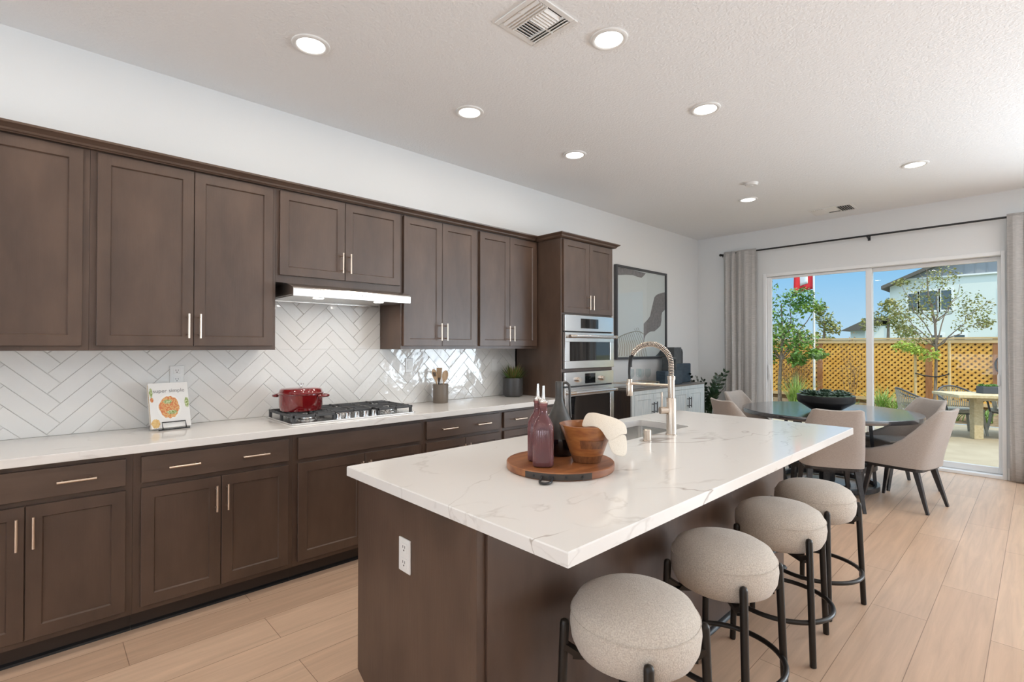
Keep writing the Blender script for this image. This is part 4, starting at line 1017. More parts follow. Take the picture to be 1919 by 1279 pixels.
# framed abstract print
AY0, AY1, AZ0, AZ1 = 5.155, 6.369, 1.235, 2.412
ar = thing('framed_art', 'large framed abstract print with mauve grey shapes above the sideboard', 'picture', (.02, 5.76, 1.82))
fw_ = .028
MB().box(.002, .042, AY0, AY0+fw_, AZ0, AZ1).box(.002, .042, AY1-fw_, AY1, AZ0, AZ1).box(.002, .042, AY0+fw_, AY1-fw_, AZ0, AZ0+fw_).box(.002, .042, AY0+fw_, AY1-fw_, AZ1-fw_, AZ1).build('frame', 'frame', ar, bevel=.002)
cv = B(.004, .020, AY0+fw_, AY1-fw_, AZ0+fw_, AZ1-fw_).build('print', 'artpaper', ar)
def art(poly, mname, name, x=.0212):
    P = []
    for px, py in poly:
        f_ = (px-100)/512.; yt = 100+90*f_; yb = 1135-25*f_; P.append((AY0+fw_+(AY1-AY0-2*fw_)*f_, AZ1-fw_-(AZ1-AZ0-2*fw_)*(py-yt)/(yb-yt)))
    m = MB(); m.add([(x, *p) for p in P], [tuple(range(len(P)))]); return m.build(name, mname, cv)
art([(100, 102), (250, 128), (395, 165), (378, 190), (350, 218), (318, 212), (260, 190), (190, 188), (140, 193), (100, 196)], 'artgrey', 'painted_shape')
art([(372, 745), (412, 700), (440, 660), (462, 560), (490, 440), (510, 415), (540, 398), (575, 388), (612, 380), (612, 580), (580, 612), (572, 650), (572, 700), (560, 765), (525, 800), (490, 830), (450, 832), (420, 850), (392, 880), (380, 915), (376, 952), (372, 952)], 'artgrey', 'painted_shape')
art([(500, 1112), (530, 1085), (562, 1040), (585, 1020), (612, 985), (612, 1108)], 'artblue', 'painted_shape')
for k in range(13):
    a = R(-62+k*7.5); x0_, y0_ = 105+k*17, 905-k*8-(20 if k > 9 else 0)
    x1_, y1_ = x0_-10+k*9, 1122
    pw = 2.6
    art([(x0_-pw, y0_), (x0_+pw, y0_), ((x0_+x1_)/2+14+pw, (y0_+y1_)/2), (x1_+pw, y1_), (x1_-pw, y1_), ((x0_+x1_)/2+14-pw, (y0_+y1_)/2)], 'artline', 'painted_line', .0216)
art([(104, 915), (150, 880), (210, 852), (290, 828), (340, 836), (372, 860), (372, 868), (335, 846), (290, 838), (214, 862), (154, 890), (104, 926)], 'artline', 'painted_line', .0216)
B(.030, .033, AY0+fw_-.002, AY1-fw_+.002, AZ0+fw_-.002, AZ1-fw_+.002).build('glazing', 'clear', ar)

# tray and wine glasses
tcx, tcy = .27, 5.22
ty_ = thing('serving_tray', 'shallow tray with a low metal rail on the sideboard', 'tray', (tcx, tcy, SBZ))
B(tcx-.15, tcx+.15, tcy-.30, tcy+.30, SBZ+.0005, SBZ+.012).build('tray_base', 'sidetop', ty_, bevel=.002)
P = [(tcx+sx_*.14, tcy+sy_*.29, SBZ+.06) for sx_, sy_ in ((-1, -1), (1, -1), (1, 1), (-1, 1))]
m = MB().tube(P, .005, 8, closed=True)
for p in P: m.cyl((p[0], p[1], SBZ+.010), p, .004, n=8)
m.build('rail', 'nickel', ty_, smooth=60)
def make_glass():
    t = thing('wine_glass', '', 'glass', (0, 0, 0), 'wine glasses on the sideboard tray')
    MB().lathe([(.001, .001), (.034, .001), (.034, .003), (.008, .006), (.004, .012), (.0035, .085), (.006, .094), (.028, .112), (.036, .135), (.037, .155), (.031, .205), (.030, .205), (.0345, .155), (.033, .135), (.025, .115), (.001, .098)], (0, 0, 0), 28).build('glass_bowl', 'clear', t, smooth=70)
    return t
g0 = make_glass()
GL = [(.22, 5.20, 'wine glass on the sideboard tray, leftmost of the row'), (.30, 5.29, 'wine glass second from the left on the sideboard tray'), (.22, 5.36, 'wine glass third from the left on the sideboard tray'), (.30, 5.44, 'wine glass on the sideboard tray closest to the blue vases')]
for i, (x, y, lb) in enumerate(GL):
    if i == 0: g0['label'] = lb; place(g0, (x, y, SBZ+.0125))
    else: dup(g0, (x, y, SBZ+.0125), 0, lb)
bk = thing('open_magazine', 'open striped magazine lying on the sideboard in front of the glasses', 'magazine', (.36, 5.58, SBZ))
MB().obox((.345, 5.60, SBZ+.006), (.06, .02, 0), (-.03, .09, 0), (0, 0, .005)).build('pages', 'paper', bk)
m = MB()
for k in range(4): m.obox((.345-.012*(k-1.5), 5.60+.036*(k-1.5), SBZ+.0116), (.045, .015, 0), (-.004, .011, 0), (0, 0, .0005))
m.build('printed_stripes', 'artblue', bk)
# flat handled vases
def vase(name, label, y0, y1, x, d, zsh, ztop, nk0, nk1, hd0, hd1, hz, mts, slope=0):
    t = thing(name, label, 'vase', (x, (y0+y1)/2, SBZ+.001), 'handled slab vases on the sideboard')
    zb = SBZ+.001
    body = [(y0+.006, zb), (y1-.006, zb), (y1, zb+.01), (y1, zsh-.012), (y1-.014, zsh), (y0+.014, zsh+slope), (y0, zsh-.012+slope), (y0, zb+.01)]
    MB().prism(body, 'x', x-d/2, x+d/2).build('vase_body', mts[0], t, bevel=.008, seg=3)
    MB().prism([(nk0, zsh-.006), (nk1, zsh-.006), (nk1, ztop), (nk0, ztop)], 'x', x-d*.42, x+d*.42).build('neck', mts[1], t, bevel=.008, seg=3)
    if hd1:
        MB().tube([((x), nk1-.01, hz), (x, (nk1+hd1)/2, hz+.004), (x, hd1-.012, hz), (x, hd1, hz-.03), (x, hd1, zsh+.06), (x, hd1, zsh-.004)], [.020]*6, 8).build('vase_handle', mts[1], t, smooth=50)
    return t
vase('slab_vase', 'slate blue slab vase with a tall neck and square handle, rear right of the pair', 6.12, 6.60, .20, .14, 1.165, 1.385, 6.16, 6.36, 0, 6.47, 1.345, ('vase', 'vasegrey'))
vase('slab_vase', 'dark blue slab vase with an arched handle, in front left of the pair', 5.72, 6.16, .31, .13, 1.085, 1.255, 5.84, 5.95, 0, 6.09, 1.235, ('vase', 'vasegrey'))

# zz plant in a floor pot behind the dining chairs
zc_ = Vector((.30, 6.96, 0))
zz = thing('zz_plant', 'dark glossy leafy floor plant between the sideboard and the curtain', 'plant', zc_)
MB().lathe([(.001, 0), (.13, 0), (.17, .02), (.19, .36), (.18, .375), (.17, .35)], zc_, 36).build('pot', 'potdark', zz, smooth=40)
MB().lathe([(.172, .34), (.001, .35)], zc_, 24).build('soil', 'soil', zz)
random.seed(33)
stems = [((-.05, -.03), (-.05, -.38, 1.01)), ((.06, .05), (.20, .22, 1.02)), ((0, .06), (.05, .30, .96)), ((.03, -.05), (.10, -.24, .86)), ((-.04, .02), (-.14, .05, .93)), ((.05, 0), (.16, .0, .84)), ((.02, .03), (.22, .12, .80)), ((0, -.02), (.02, -.10, .90)), ((.04, -.04), (.20, -.14, .72)), ((.06, .02), (.12, .14, .92))]
for (sx_, sy_), (ex, ey, ez) in stems:
    P = []
    for k in range(11):
        f_ = k/10; P.append(zc_+Vector((sx_+(ex-sx_)*f_**1.5, sy_+(ey-sy_)*f_**1.5, .34+(ez-.34)*(f_**.85))))
    m = MB().tube(P, [.009-.0065*k/10 for k in range(11)], 6); sm = m.build('stem', 'leafdark', zz, smooth=60)
    m = MB()
    for k in range(3, 11):
        for sg in (-1, 1):
            d = (P[min(k+1, 10)]-P[k-1]).normalized(); s_ = d.cross(Vector((.3, .2, 1))).normalized()*sg; ld_ = (s_*.8+d*.6+Vector((0, 0, random.uniform(-.1, .35)))).normalized(); L = .085+.012*random.random()-.02*abs(k-6)/5; wv = ld_.cross(d).normalized(); w2 = d.cross(ld_).cross(ld_).normalized()*.019
            b0 = P[k]
            up_ = ld_.cross(w2).normalized()*.004
            m.add([b0, b0+ld_*L*.35+w2*.9, b0+ld_*L*.7+w2*.85, b0+ld_*L, b0+ld_*L*.7-w2*.85, b0+ld_*L*.35-w2*.9, b0+ld_*L*.5+up_], [(0, 1, 6), (1, 2, 6), (2, 3, 6), (3, 4, 6), (4, 5, 6), (5, 0, 6)])
    m.build('leaves', 'leafdark', sm, smooth=40)

# ------------------------------------------------------------------ curtains and rod
RY, RZ = 7.285, 2.742
rd = thing('curtain_rod', 'thin black curtain rod above the sliding door', 'curtain rod', (2.2, RY, RZ))
MB().cyl((.40, RY, RZ), (4.05, RY, RZ), .011, n=16).build('rod', 'black', rd, smooth=50)
for xx in (.42, 2.19, 4.02): MB().box(xx-.012, xx+.012, RY-.012, YB, RZ-.020, RZ-.011).box(xx-.014, xx+.014, YB-.006, YB, RZ-.05, RZ+.02).box(xx-.004, xx+.004, RY-.005, RY+.004, RZ-.036, RZ-.010).build('bracket', 'black', rd)
for xx in (.39, 4.06): MB().lathe([(.001, -.02), (.016, -.014), (.02, 0), (.016, .014), (.001, .02)], (xx, RY, RZ), 16).build('finial', 'black', rd, smooth=60)
def curtain(x0, x1, label, folds, seed, flat=None):
    random.seed(seed); nx, rows = 120, []
    ph = random.random()*6; amps = [random.uniform(.6, 1.2) for _ in range(40)]
    t = thing('curtain', label, 'curtain', ((x0+x1)/2, RY, 1.4), 'grey linen curtains beside the patio door')
    zs = [.016, .3, .8, 1.4, 2.0, 2.4, 2.62, 2.66, 2.70, 2.735, 2.77]
    for z in zs:
        f_ = z/2.77; row = []
        for k in range(nx+1):
            s_ = k/nx; w_ = folds*2*PI*s_+ph; a_ = .034*(1-.35*f_)*amps[int(s_*folds*2) % 40]
            if flat and flat[0] < s_ < flat[1]: a_ *= .25
            off_ = math.sin(w_)*a_+.012*math.sin(w_*.37+z)
            if z > 2.68 and z < 2.77: off_ *= .5
            xx = x0+(x1-x0)*s_+.010*math.sin(w_*.5+2*z)*(1-f_)
            row.append((xx, RY-.014+min(.045, max(off_, -.06))-.008, z))
        rows.append(row)
    o = MB().loops(rows, False).build('fabric', 'curtain', t, smooth=80)
    so_ = o.modifiers.new('thick', 'SOLIDIFY'); so_.thickness = .003
    MB().box(x0+.01, x1-.01, RY-.05, RY-.045, 2.752, 2.756).build('heading_tape', 'curtain', t)
    return t
curtain(.442, .90, 'grey linen curtain on the left of the patio door', 5.2, 3, (.55, 1.01))
curtain(3.388, 4.0, 'grey linen curtain on the right of the patio door, cut by the picture edge', 6.0, 8, (-.01, .2))
#OUTDOOR#
# ------------------------------------------------------------------ outdoors
PZ = -.05
B(-7, 11, 7.516, 12.42, PZ-.08, PZ).build('patio_ground', 'patio', kind='structure')
bm_ = MB(); rows = []
for i in range(25):
    rows.append([(-7+18*j/60, 12.42+1.9*i/24, PZ+.01+(.09+.05*math.sin(j*.9+i*.5)*math.sin(i*.7))*min(1, i/5)) for j in range(61)])
bm_.loops(rows, False).build('planting_ground', 'bed', kind='structure', smooth=80)
B(-40, 45, 14.3, 90, -.25, -.05).build('far_ground', 'far', kind='structure')

# lattice fence
FY = 14.0
fe = thing('lattice_fence', 'golden wooden lattice fence with brown posts behind the garden bed', 'fence', (1, FY, 0))
posts = [-4.25, -2.18, -.105, 1.968, 3.022, 5.10, 7.2]
for px in posts: B(px-.058, px+.058, FY-.06, FY+.06, -.1, 1.56).build('post', 'post', fe)
B(posts[0]-.1, posts[-1]+.1, FY-.085, FY+.085, 1.557, 1.592).build('cap_rail', 'cedarcap', fe)
B(posts[0], posts[-1], FY-.072, FY-.048, 1.470, 1.545).build('top_rail', 'cedarcap', fe)
B(posts[0], posts[-1], FY-.072, FY-.048, .165, .240).build('bottom_rail', 'cedarcap', fe)
B(posts[0], posts[-1], FY-.012, FY+.010, .02, 1.55).build('backing_boards', 'fenceback', fe)
LZ0, LZ1 = .20, 1.50
for k in range(len(posts)-1):
    xa, xb = posts[k]+.058, posts[k+1]-.058; m = MB(); pit_ = .115; w_ = .046
    for lay, sg in ((0, 1), (1, -1)):
        yy = FY-.045+lay*.012
        c = -3.0
        while c < (xb-xa)+3.0:
            # strip along the line x = c + sg*(z-LZ0)
            pts = clip([(c-w_*.707, LZ0-.2), (c+w_*.707, LZ0-.2), (c+w_*.707+sg*1.7, LZ0+1.5), (c-w_*.707+sg*1.7, LZ0+1.5)] if sg > 0 else
                       [(c-w_*.707, LZ0-.2), (c+w_*.707, LZ0-.2), (c+w_*.707-1.7, LZ0+1.5), (c-w_*.707-1.7, LZ0+1.5)], (0, xb-xa, LZ0, LZ1))
            if len(pts) >= 3: m.prism([(xa+p[0], p[1]) for p in pts], 'y', yy-.006, yy+.006)
            c += pit_
    m.build('lattice_panel', 'cedar', fe)
rg = MB().tube([(3.10+.10*math.cos(2*PI*k/32), FY-.09, 1.03+.16*math.sin(2*PI*k/32)) for k in range(32)], .012, 8, closed=True)
for k in range(5): rg.tube([(3.02+.04*k, FY-.09, .90), (3.02+.04*k, FY-.09, 1.16)], .005, 6)
rg.build('wall_ornament', 'black', loc=(3.10, FY-.09, 1.03), smooth=60, label='oval black wire ornament hanging on the fence post at the right', cat='ornament')

def leaf_cloud(n, centers, size, m, rnd, hang=.3):
    for _ in range(n):
        cx, cy, cz, rx_, ry_, rz_ = rnd.choice(centers)
        while True:
            a, b, c = rnd.uniform(-1, 1), rnd.uniform(-1, 1), rnd.uniform(-1, 1)
            if a*a+b*b+c*c < 1: break
        p = Vector((cx+a*rx_, cy+b*ry_, cz+c*rz_)); d = Vector((rnd.gauss(0, 1), rnd.gauss(0, 1), rnd.gauss(-hang, .7))).normalized(); s_ = d.cross(Vector((rnd.gauss(0, 1), rnd.gauss(0, 1), rnd.gauss(0, 1)))).normalized()
        L = size*rnd.uniform(.7, 1.3); u = d.cross(s_)
        m.add([p, p+d*L*.5+s_*L*.27+u*L*.06, p+d*L, p+d*L*.5-s_*L*.27+u*L*.06], [(0, 1, 2), (0, 2, 3)])
def branchy(m, base, tips, r0, rnd, wob=.06):
    for t_ in tips:
        b, t_ = Vector(base[0] if isinstance(base, list) else base), Vector(t_); P = []
        for k in range(7):
            f_ = k/6; P.append(b.lerp(t_, f_)+Vector((rnd.uniform(-wob, wob), rnd.uniform(-wob, wob), wob*.5*math.sin(f_*PI)))*math.sin(f_*PI))
        m.tube(P, [r0*(1-.75*k/6) for k in range(7)], 6)

# bright green tree at the left of the door view
rnd = random.Random(4)
tx, tyy = -.62, 12.75
t1 = thing('garden_tree', 'bright green leafy young tree at the left of the garden before the fence', 'tree', (tx, tyy, 0))
m = MB().tube([(tx, tyy, -.02), (tx-.01, tyy, .5), (tx+.02, tyy, 1.0), (tx+.06, tyy, 1.6), (tx+.04, tyy, 2.4)], [.045, .04, .036, .026, .012], 8)
m.build('trunk', 'bark', t1, smooth=60)
m = MB(); branchy(m, (tx+.03, tyy, 1.1), [(tx-.5, tyy+.2, 1.9), (tx+.5, tyy-.1, 1.5), (tx+.75, tyy+.1, 2.35), (tx-.3, tyy-.2, 1.3), (tx+.35, tyy, 1.1), (tx+.3, tyy, 2.5), (tx-.55, tyy, 1.35)], .02, rnd); m.build('branches', 'bark', t1, smooth=60)
cl = [(tx-.45, tyy, 2.25, .55, .45, .6), (tx+.15, tyy, 2.1, .38, .4, .45), (tx+.15, tyy, 1.62, .45, .4, .38), (tx-.35, tyy, 1.55, .5, .4, .45), (tx+.48, tyy, 1.40, .36, .3, .32), (tx+.62, tyy, 2.32, .36, .3, .16), (tx+.40, tyy, 2.55, .40, .3, .22), (tx+.36, tyy, 1.10, .22, .2, .16), (tx-.25, tyy, 1.16, .22, .2, .18), (tx-.5, tyy, 2.75, .5, .4, .35), (tx+.78, tyy, 1.24, .2, .2, .12)]
m = MB(); leaf_cloud(3000, cl, .085, m, rnd); tag(m.build('foliage', 'tleaf', t1), kind='stuff')

# staked tree at the right
rnd = random.Random(11)
tx, tyy = 2.19, 12.9
t2 = thing('staked_tree', 'sparse olive green young tree tied between two wooden stakes', 'tree', (tx, tyy, 0))
m = MB().tube([(tx-.03, tyy, -.02), (tx, tyy, .6), (tx+.02, tyy, 1.3), (tx, tyy, 1.9), (tx-.10, tyy, 2.45), (tx-.12, tyy, 2.95)], [.03, .027, .024, .02, .013, .006], 8); m.build('trunk', 'bark', t2, smooth=60)
m = MB()
tips = [(1.55, 12.8, 2.25), (1.62, 13.0, 2.78), (1.75, 12.8, 1.75), (2.95, 12.9, 2.25), (2.85, 12.8, 1.85), (2.55, 13.1, 2.62), (2.35, 12.8, 2.95), (1.95, 12.9, 2.9), (2.65, 12.9, 2.45), (1.75, 13, 2.45), (2.5, 12.8, 2.1)]
branchy(m, (tx+.01, tyy, 1.38), tips[:6], .014, rnd); branchy(m, (tx, tyy, 1.85), tips[6:], .011, rnd)
m.build('branches', 'bark', t2, smooth=60)
cl = [(1.62, 12.85, 2.12, .20, .3, .22), (1.70, 12.95, 1.72, .22, .3, .20), (1.85, 12.9, 2.32, .3, .3, .26), (2.10, 12.9, 2.60, .36, .3, .26), (2.32, 12.9, 2.78, .30, .3, .2), (2.60, 12.9, 2.25, .34, .3, .30), (2.82, 12.9, 2.12, .26, .3, .22), (2.70, 12.9, 1.85, .28, .3, .18), (2.0, 12.9, 2.0, .3, .3, .25), (1.66, 12.9, 2.72, .16, .2, .07), (2.92, 12.9, 1.85, .14, .2, .12), (1.95, 12.9, 1.55, .25, .3, .15), (2.15, 12.9, 2.25, .4, .3, .3)]
m = MB(); leaf_cloud(2100, cl, .052, m, rnd); tag(m.build('foliage', 'tleaf2', t2), kind='stuff')
cl = [(1.72, 12.75, 1.40, .22, .2, .11), (2.10, 12.75, 1.24, .20, .2, .13), (1.9, 12.75, 1.33, .12, .2, .08)]
m = MB(); leaf_cloud(620, cl, .060, m, rnd); tag(m.build('low_foliage', 'tleaf3', t2), kind='stuff')
STK = [(1.885, 12.86, 'tan wooden tree stake left of the tied young tree'), (2.405, 12.86, 'tan wooden tree stake right of the tied young tree')]
for sx_, sy_, lb in STK: MB().cyl((sx_, sy_, -.03), (sx_, sy_, 1.50), .024, n=12).build('tree_stake', 'stake', loc=(sx_, sy_, 0), smooth=50, label=lb, cat='stake', group='stakes holding the young tree')
MB().tube([(1.885, 12.83, .86), (2.0, 12.85, .82), (2.16, 12.86, .80), (2.22, 12.86, .80), (2.33, 12.85, .83), (2.405, 12.83, .87)], .012, 8).build('tie_strap', 'black', t2, smooth=60)

# dry shrub and sapling
rnd = random.Random(9)
def shrub(name, label, c, n, rx_, h_, leafm, nl, ls):
    t = thing(name, label, 'shrub', (*c, 0)); m = MB()
    for _ in range(n):
        a, r = rnd.uniform(0, 2*PI), rnd.random()**.5*rx_; top = Vector((c[0]+math.cos(a)*r, c[1]+math.sin(a)*r*.5, h_*rnd.uniform(.55, 1)))
        b = Vector((c[0]+rnd.uniform(-.06, .06), c[1], 0)); mid = b.lerp(top, .5)+Vector((rnd.uniform(-.1, .1), 0, .05)); m.tube([b, mid, top], [.007, .005, .002], 5)
        for _k in range(3):
            q0 = mid.lerp(top, rnd.random()); m.tube([q0, q0+Vector((rnd.uniform(-.18, .18), rnd.uniform(-.1, .1), rnd.uniform(.02, .2)))], [.003, .0015], 4)
    m.build('twigs', 'dry', t)
    m = MB(); leaf_cloud(nl, [(c[0], c[1], h_*.6, rx_, rx_*.5, h_*.42)], ls, m, rnd); tag(m.build('foliage', leafm, t), kind='stuff'); return t
shrub('dry_shrub', 'brown twiggy dry shrub between the green tree and the flagpole', (-.52, 13.45), 46, .48, 1.35, 'dry', 750, .035)
shrub('dry_sapling', 'thin brown leafy sapling in front of the fence right of the flagpole', (.66, 13.5), 7, .26, 1.72, 'dry', 260, .035)

# grasses
def grass_clump(label, c, n, L, spread, seed, z=.0, name='grass_clump', mt_='grass', wd=.009):
    rnd = random.Random(seed); m = MB()
    for _ in range(n):
        a = rnd.uniform(0, 2*PI); lean = rnd.random()**.7*spread; b = Vector((c[0]+rnd.gauss(0, .06), c[1]+rnd.gauss(0, .05), z)); l_ = L*rnd.uniform(.6, 1.1)
        d = Vector((math.cos(a), math.sin(a), 0)); s_ = Vector((-d.y, d.x, 0))*wd; P = []
        for k in range(6):
            f_ = k/5; P.append(b+d*l_*lean*f_**1.6*.95+Vector((0, 0, l_*(f_-.42*lean*f_*f_))))
        v = [];
        for k, p in enumerate(P): ww = 1-.9*(k/5)**2; v += [p-s_*ww, p+s_*ww]
        m.add(v, [(2*k, 2*k+1, 2*k+3, 2*k+2) for k in range(5)])
    return m.build(name, mt_, loc=(*c, z), label=label, cat='grass', group='grass clumps in the garden bed')
grass_clump('tall arching grass clump at the left of the garden bed under the green tree', (-.28, 12.75), 150, .86, .85, 1)
grass_clump('arching grass clump right of the door mullion in front of the lattice', (1.38, 12.7), 120, .70, .95, 2)
grass_clump('low grass clump between the mullion and the wicker chair back', (1.62, 12.62), 90, .40, 1.0, 5)
grass_clump('small grass clump seen beside the succulent bowl, left of the mullion', (.75, 12.75), 90, .30, 1.0, 3, mt_='greygreen')
grass_clump('low green plant seen under the patio table, left of its leg', (2.42, 12.55), 110, .30, 1.0, 6, mt_='greygreen', wd=.014)
grass_clump('low green plant seen under the patio table, right of its leg', (2.86, 12.60), 110, .30, 1.0, 7, mt_='greygreen', wd=.014)
grass_clump('low green plant at the left end of the bed behind the dining table', (.25, 12.75), 80, .26, 1.0, 12, mt_='greygreen', wd=.012)

# flagpole
FX, FYY = -.05, 13.3
fp = thing('flagpole', 'slim white flagpole flying a red flag in the garden', 'flagpole', (FX, FYY, 0))
MB().tube([(FX, FYY, -.05), (FX, FYY, 1.35), (FX, FYY, 3.9)], [.028, .026, .016], 12).build('pole', 'pole', fp, smooth=60)
rows = []
for i in range(9):
    z = 2.76+.62*i/8; rows.append([(FX-.42*j/14, FYY+.05*math.sin(j*.8+i*.2)*j/14, z-.10*(j/14)**1.4) for j in range(15)])
fg = MB().loops(rows, False).build('flag', 'flag', fp, smooth=80); q = fg.modifiers.new('thick', 'SOLIDIFY'); q.thickness = .003
rows = [[(p[0], p[1]-.006, p[2]) for p in r[4:11]] for r in rows[2:7]]
wh = MB().loops(rows, False).build('flag_emblem', 'flagwhite', fg, smooth=80); q = wh.modifiers.new('thick', 'SOLIDIFY'); q.thickness = .002

# patio furniture
C0 = Vector((2.76, 10.2, 0)); e1 = Vector((-.52, .854, 0)); e2 = Vector((.854, .52, 0)); up3 = Vector((0, 0, 1))
def tpt(a, b, z): return C0+e1*a+e2*b+Vector((0, 0, z))
pt = thing('patio_table', 'weathered teak patio table outside the sliding door', 'table', tpt(.37, 1.0, PZ))
m = MB(); m.obox(tpt(.375, 1.0, .635), e1*.375, e2*1.0, up3*.022); m.build('tabletop', 'teak', pt, bevel=.004)
m = MB(); m.obox(tpt(.375, 1.0, .59), e1*.27, e2*.72, up3*.024); m.build('apron', 'teak', pt)
for b_ in (.40, 1.60): m = MB(); m.obox(tpt(.34, b_, .27), e1*.060, e2*.060, up3*.32); m.build('leg', 'teak', pt, bevel=.004)
def make_wicker():
    t = thing('wicker_chair', '', 'chair', (0, 0, 0), 'grey wicker chairs around the patio table')
    m = MB().rbox(-.25, .25, -.22, .25, .36, .42, .08); m.build('seat', 'wicker', t, bevel=.01)
    m = MB(); P0, P1 = [], []
    for k in range(33):
        a = R(180+180*k/32); x, y = .29*math.cos(a), .05+.33*math.sin(a); hh = .60+.17*max(0, -math.sin(a))**1.5
        P0.append(Vector((x*.9, y*.9, .39))); P1.append(Vector((x, y*1.06, hh)))
    for p, q in zip(P0, P1): m.tube([p, q], .0065, 5)
    for f_ in (.35, .7):
        m.tube([p.lerp(q, f_) for p, q in zip(P0, P1)], .005, 5)
    m.build('woven_back', 'wicker', t)
    m = MB().tube([(.29, .24, .40)]+[(.29, .18, .55)]+P1[::-1]+[(-.29, .18, .55), (-.29, .24, .40)], .014, 8); m.build('frame', 'iron', t, smooth=60)
    for sx_ in (-1, 1):
        for y0_, y1_ in ((.20, .25), (-.18, -.24)): MB().bar((sx_*.20, y0_, .37), (sx_*.25, y1_, 0), .045, .045, .024, .024).build('leg', 'wicker', t)
    m = MB().tube([(-.21, .21, .345), (.21, .21, .345), (.21, -.19, .345), (-.21, -.19, .345)], .011, 6, closed=True); m.build('seat_rail', 'iron', t)
    return t
wch = make_wicker(); wch['label'] = 'grey wicker patio chair at the left end of the teak table'
def facing(v): return math.atan2(-v.x, v.y)
p = tpt(.42, -.34, PZ); place(wch, p, facing(e2))
dup(wch, tpt(.90, .46, PZ), facing(-e1), 'grey wicker patio chair behind the teak table, left of the table leg')
dup(wch, tpt(.92, 1.22, PZ), facing(-e1), 'grey wicker patio chair behind the teak table, right of the table leg')
pb = thing('planter_box', 'dark rectangular planter of green succulents on the patio table', 'planter', tpt(.45, .80, .657))
m = MB(); m.obox(tpt(.45, .80, .7125), e1*.09, e2*.30, up3*.055); m.build('box', 'zinc', pb, bevel=.004)
rnd = random.Random(2); m = MB()
for k in range(16): rosette(tpt(.45+rnd.uniform(-.055, .055), .55+.034*k, .762), rnd.uniform(.05, .065), 8, 3, 30, m, rnd.random()*3)
tag(m.build('succulents', 'tleaf', pb), kind='stuff')

# houses and trees beyond the fence
HYF = 34.0
hs_ = thing('neighbour_house', 'large pale two-storey house with a gable roof behind the fence', 'house', (2.6, HYF, 0))
PX, PZ_ = 2.7, 6.95
B(-2.03, 9.0, HYF, HYF+4.5, -.1, 4.70).build('wall', 'stucco', hs_)
MB().prism([(-2.03, 4.70), (7.43, 4.70), (PX, 6.80)], 'y', HYF, HYF+4.5).build('gable_wall', 'stucco', hs_)
gp = clip([(-2.03, 4.70), (7.43, 4.70), (PX, 6.80)], (-9, 20, 5.02, 9)); MB().prism(gp, 'y', HYF-.06, HYF).build('gable_siding', 'stuccogrey', hs_)
m = MB()
for k in range(-6, 9): x = PX+k*.42; zt_ = 6.78-abs(x-PX)*.444; (m.box(x-.015, x+.015, HYF-.08, HYF-.06, 5.04, zt_) if zt_ > 5.1 else None)
m.build('siding_batten', 'stuccogrey', hs_)
B(-1.4, 6.8, HYF-.10, HYF, 4.97, 5.05).build('band_trim', 'trim', hs_)
sl_ = 2.10/4.73
m = MB()
for sg in (-1, 1):
    xe = PX+sg*5.05; ze = 6.95-5.05*sl_
    m.prism([(PX, 6.95), (xe, ze), (xe, ze-.18), (PX, 6.77)], 'y', HYF-.45, HYF+4.9)
m.build('roof', 'rooftile', hs_)
def hwin(x0, x1, z0, z1):
    f_ = MB().box(x0-.10, x1+.10, HYF-.05, HYF, z0-.10, z0).box(x0-.10, x1+.10, HYF-.05, HYF, z1, z1+.10).box(x0-.10, x0, HYF-.05, HYF, z0, z1).box(x1, x1+.10, HYF-.05, HYF, z0, z1).build('window', 'trim', hs_)
    B(x0, x1, HYF-.02, HYF+.01, z0, z1).build('pane', 'winpane', f_)
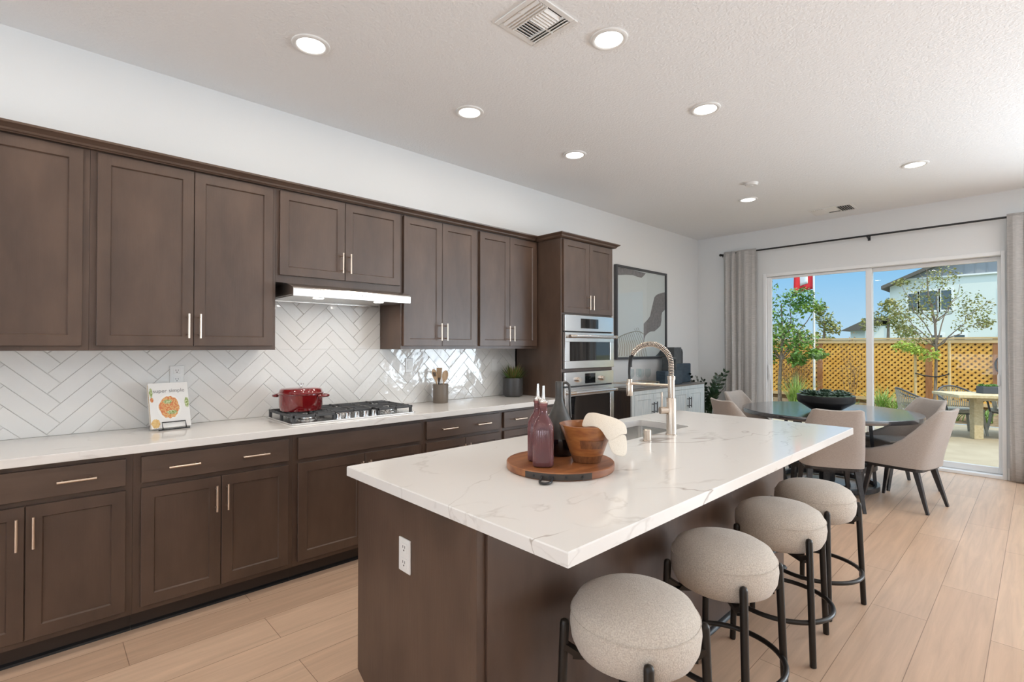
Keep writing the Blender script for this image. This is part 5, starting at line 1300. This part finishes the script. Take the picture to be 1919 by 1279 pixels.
for a in ((-1.22, -.86, 3.30, 4.22), (-.74, -.02, 3.30, 4.30), (.12, .52, 3.30, 4.30), (2.42, 3.2, 3.25, 4.3), (.62, 1.02, 1.62, 1.98), (-.25, .15, 1.62, 1.98), (2.40, 3.0, 1.60, 2.05)): hwin(*a)
MB().prism([(-3.4, 2.55), (-2.03, 3.1), (-2.03, 2.95), (-3.4, 2.4)], 'y', HYF-.2, HYF+4).build('lower_roof', 'rooftile', hs_)
B(-3.2, -2.03, HYF+.1, HYF+4, -.1, 2.55).build('lower_wall', 'stucco', hs_)
h2 = thing('distant_house', 'small distant house with a low roof seen left of the door mullion', 'house', (-4.0, 40, 0))
B(-5.2, -2.6, 40, 46, -.1, 2.55).build('wall', 'stucco', h2)
MB().prism([(-5.7, 2.45), (-4.2, 3.22), (-2.0, 3.30), (-2.0, 2.45)], 'y', 39.6, 46.4).build('roof', 'rooftile', h2)
f_ = B(-4.0, -2.9, 39.95, 40, 1.5, 2.15).build('window', 'trim', h2); B(-3.92, -2.98, 39.93, 39.97, 1.56, 2.09).build('pane', 'winpane', f_)
rnd = random.Random(17)
def far_tree(label, c, z0, cl, n, sz, mt_):
    t = thing('distant_tree', label, 'tree', (*c, 0), 'trees beyond the fence')
    MB().tube([(c[0], c[1], -.1), (c[0]+.05, c[1], z0)], [.07, .03], 8).build('trunk', 'bark', t, smooth=60)
    m = MB(); leaf_cloud(n, [(c[0]+a[0], c[1], a[1], a[2], a[2], a[3]) for a in cl], sz, m, rnd); tag(m.build('foliage', mt_, t), kind='stuff')
far_tree('olive tree top beyond the fence, left of the distant house', (-1.62, 20.0), 2.3, [(0, 2.45, .34, .28), (.32, 2.05, .26, .25), (.1, 2.15, .3, .3), (-.1, 2.7, .22, .18)], 620, .11, 'tleaf2')
far_tree('green tree top beyond the fence behind the door mullion', (.20, 20.0), 2.3, [(-.05, 2.35, .42, .32), (.35, 2.25, .32, .3), (-.45, 2.15, .3, .25), (.5, 1.9, .25, .2), (.05, 2.75, .25, .25)], 900, .11, 'tleaf2')
far_tree('low green tree crown beyond the fence left of the flagpole', (-4.2, 24.0), 1.8, [(0, 2.0, .9, .5), (1.2, 1.75, .7, .3), (-1.4, 2.2, .9, .5)], 800, .16, 'tleaf2')
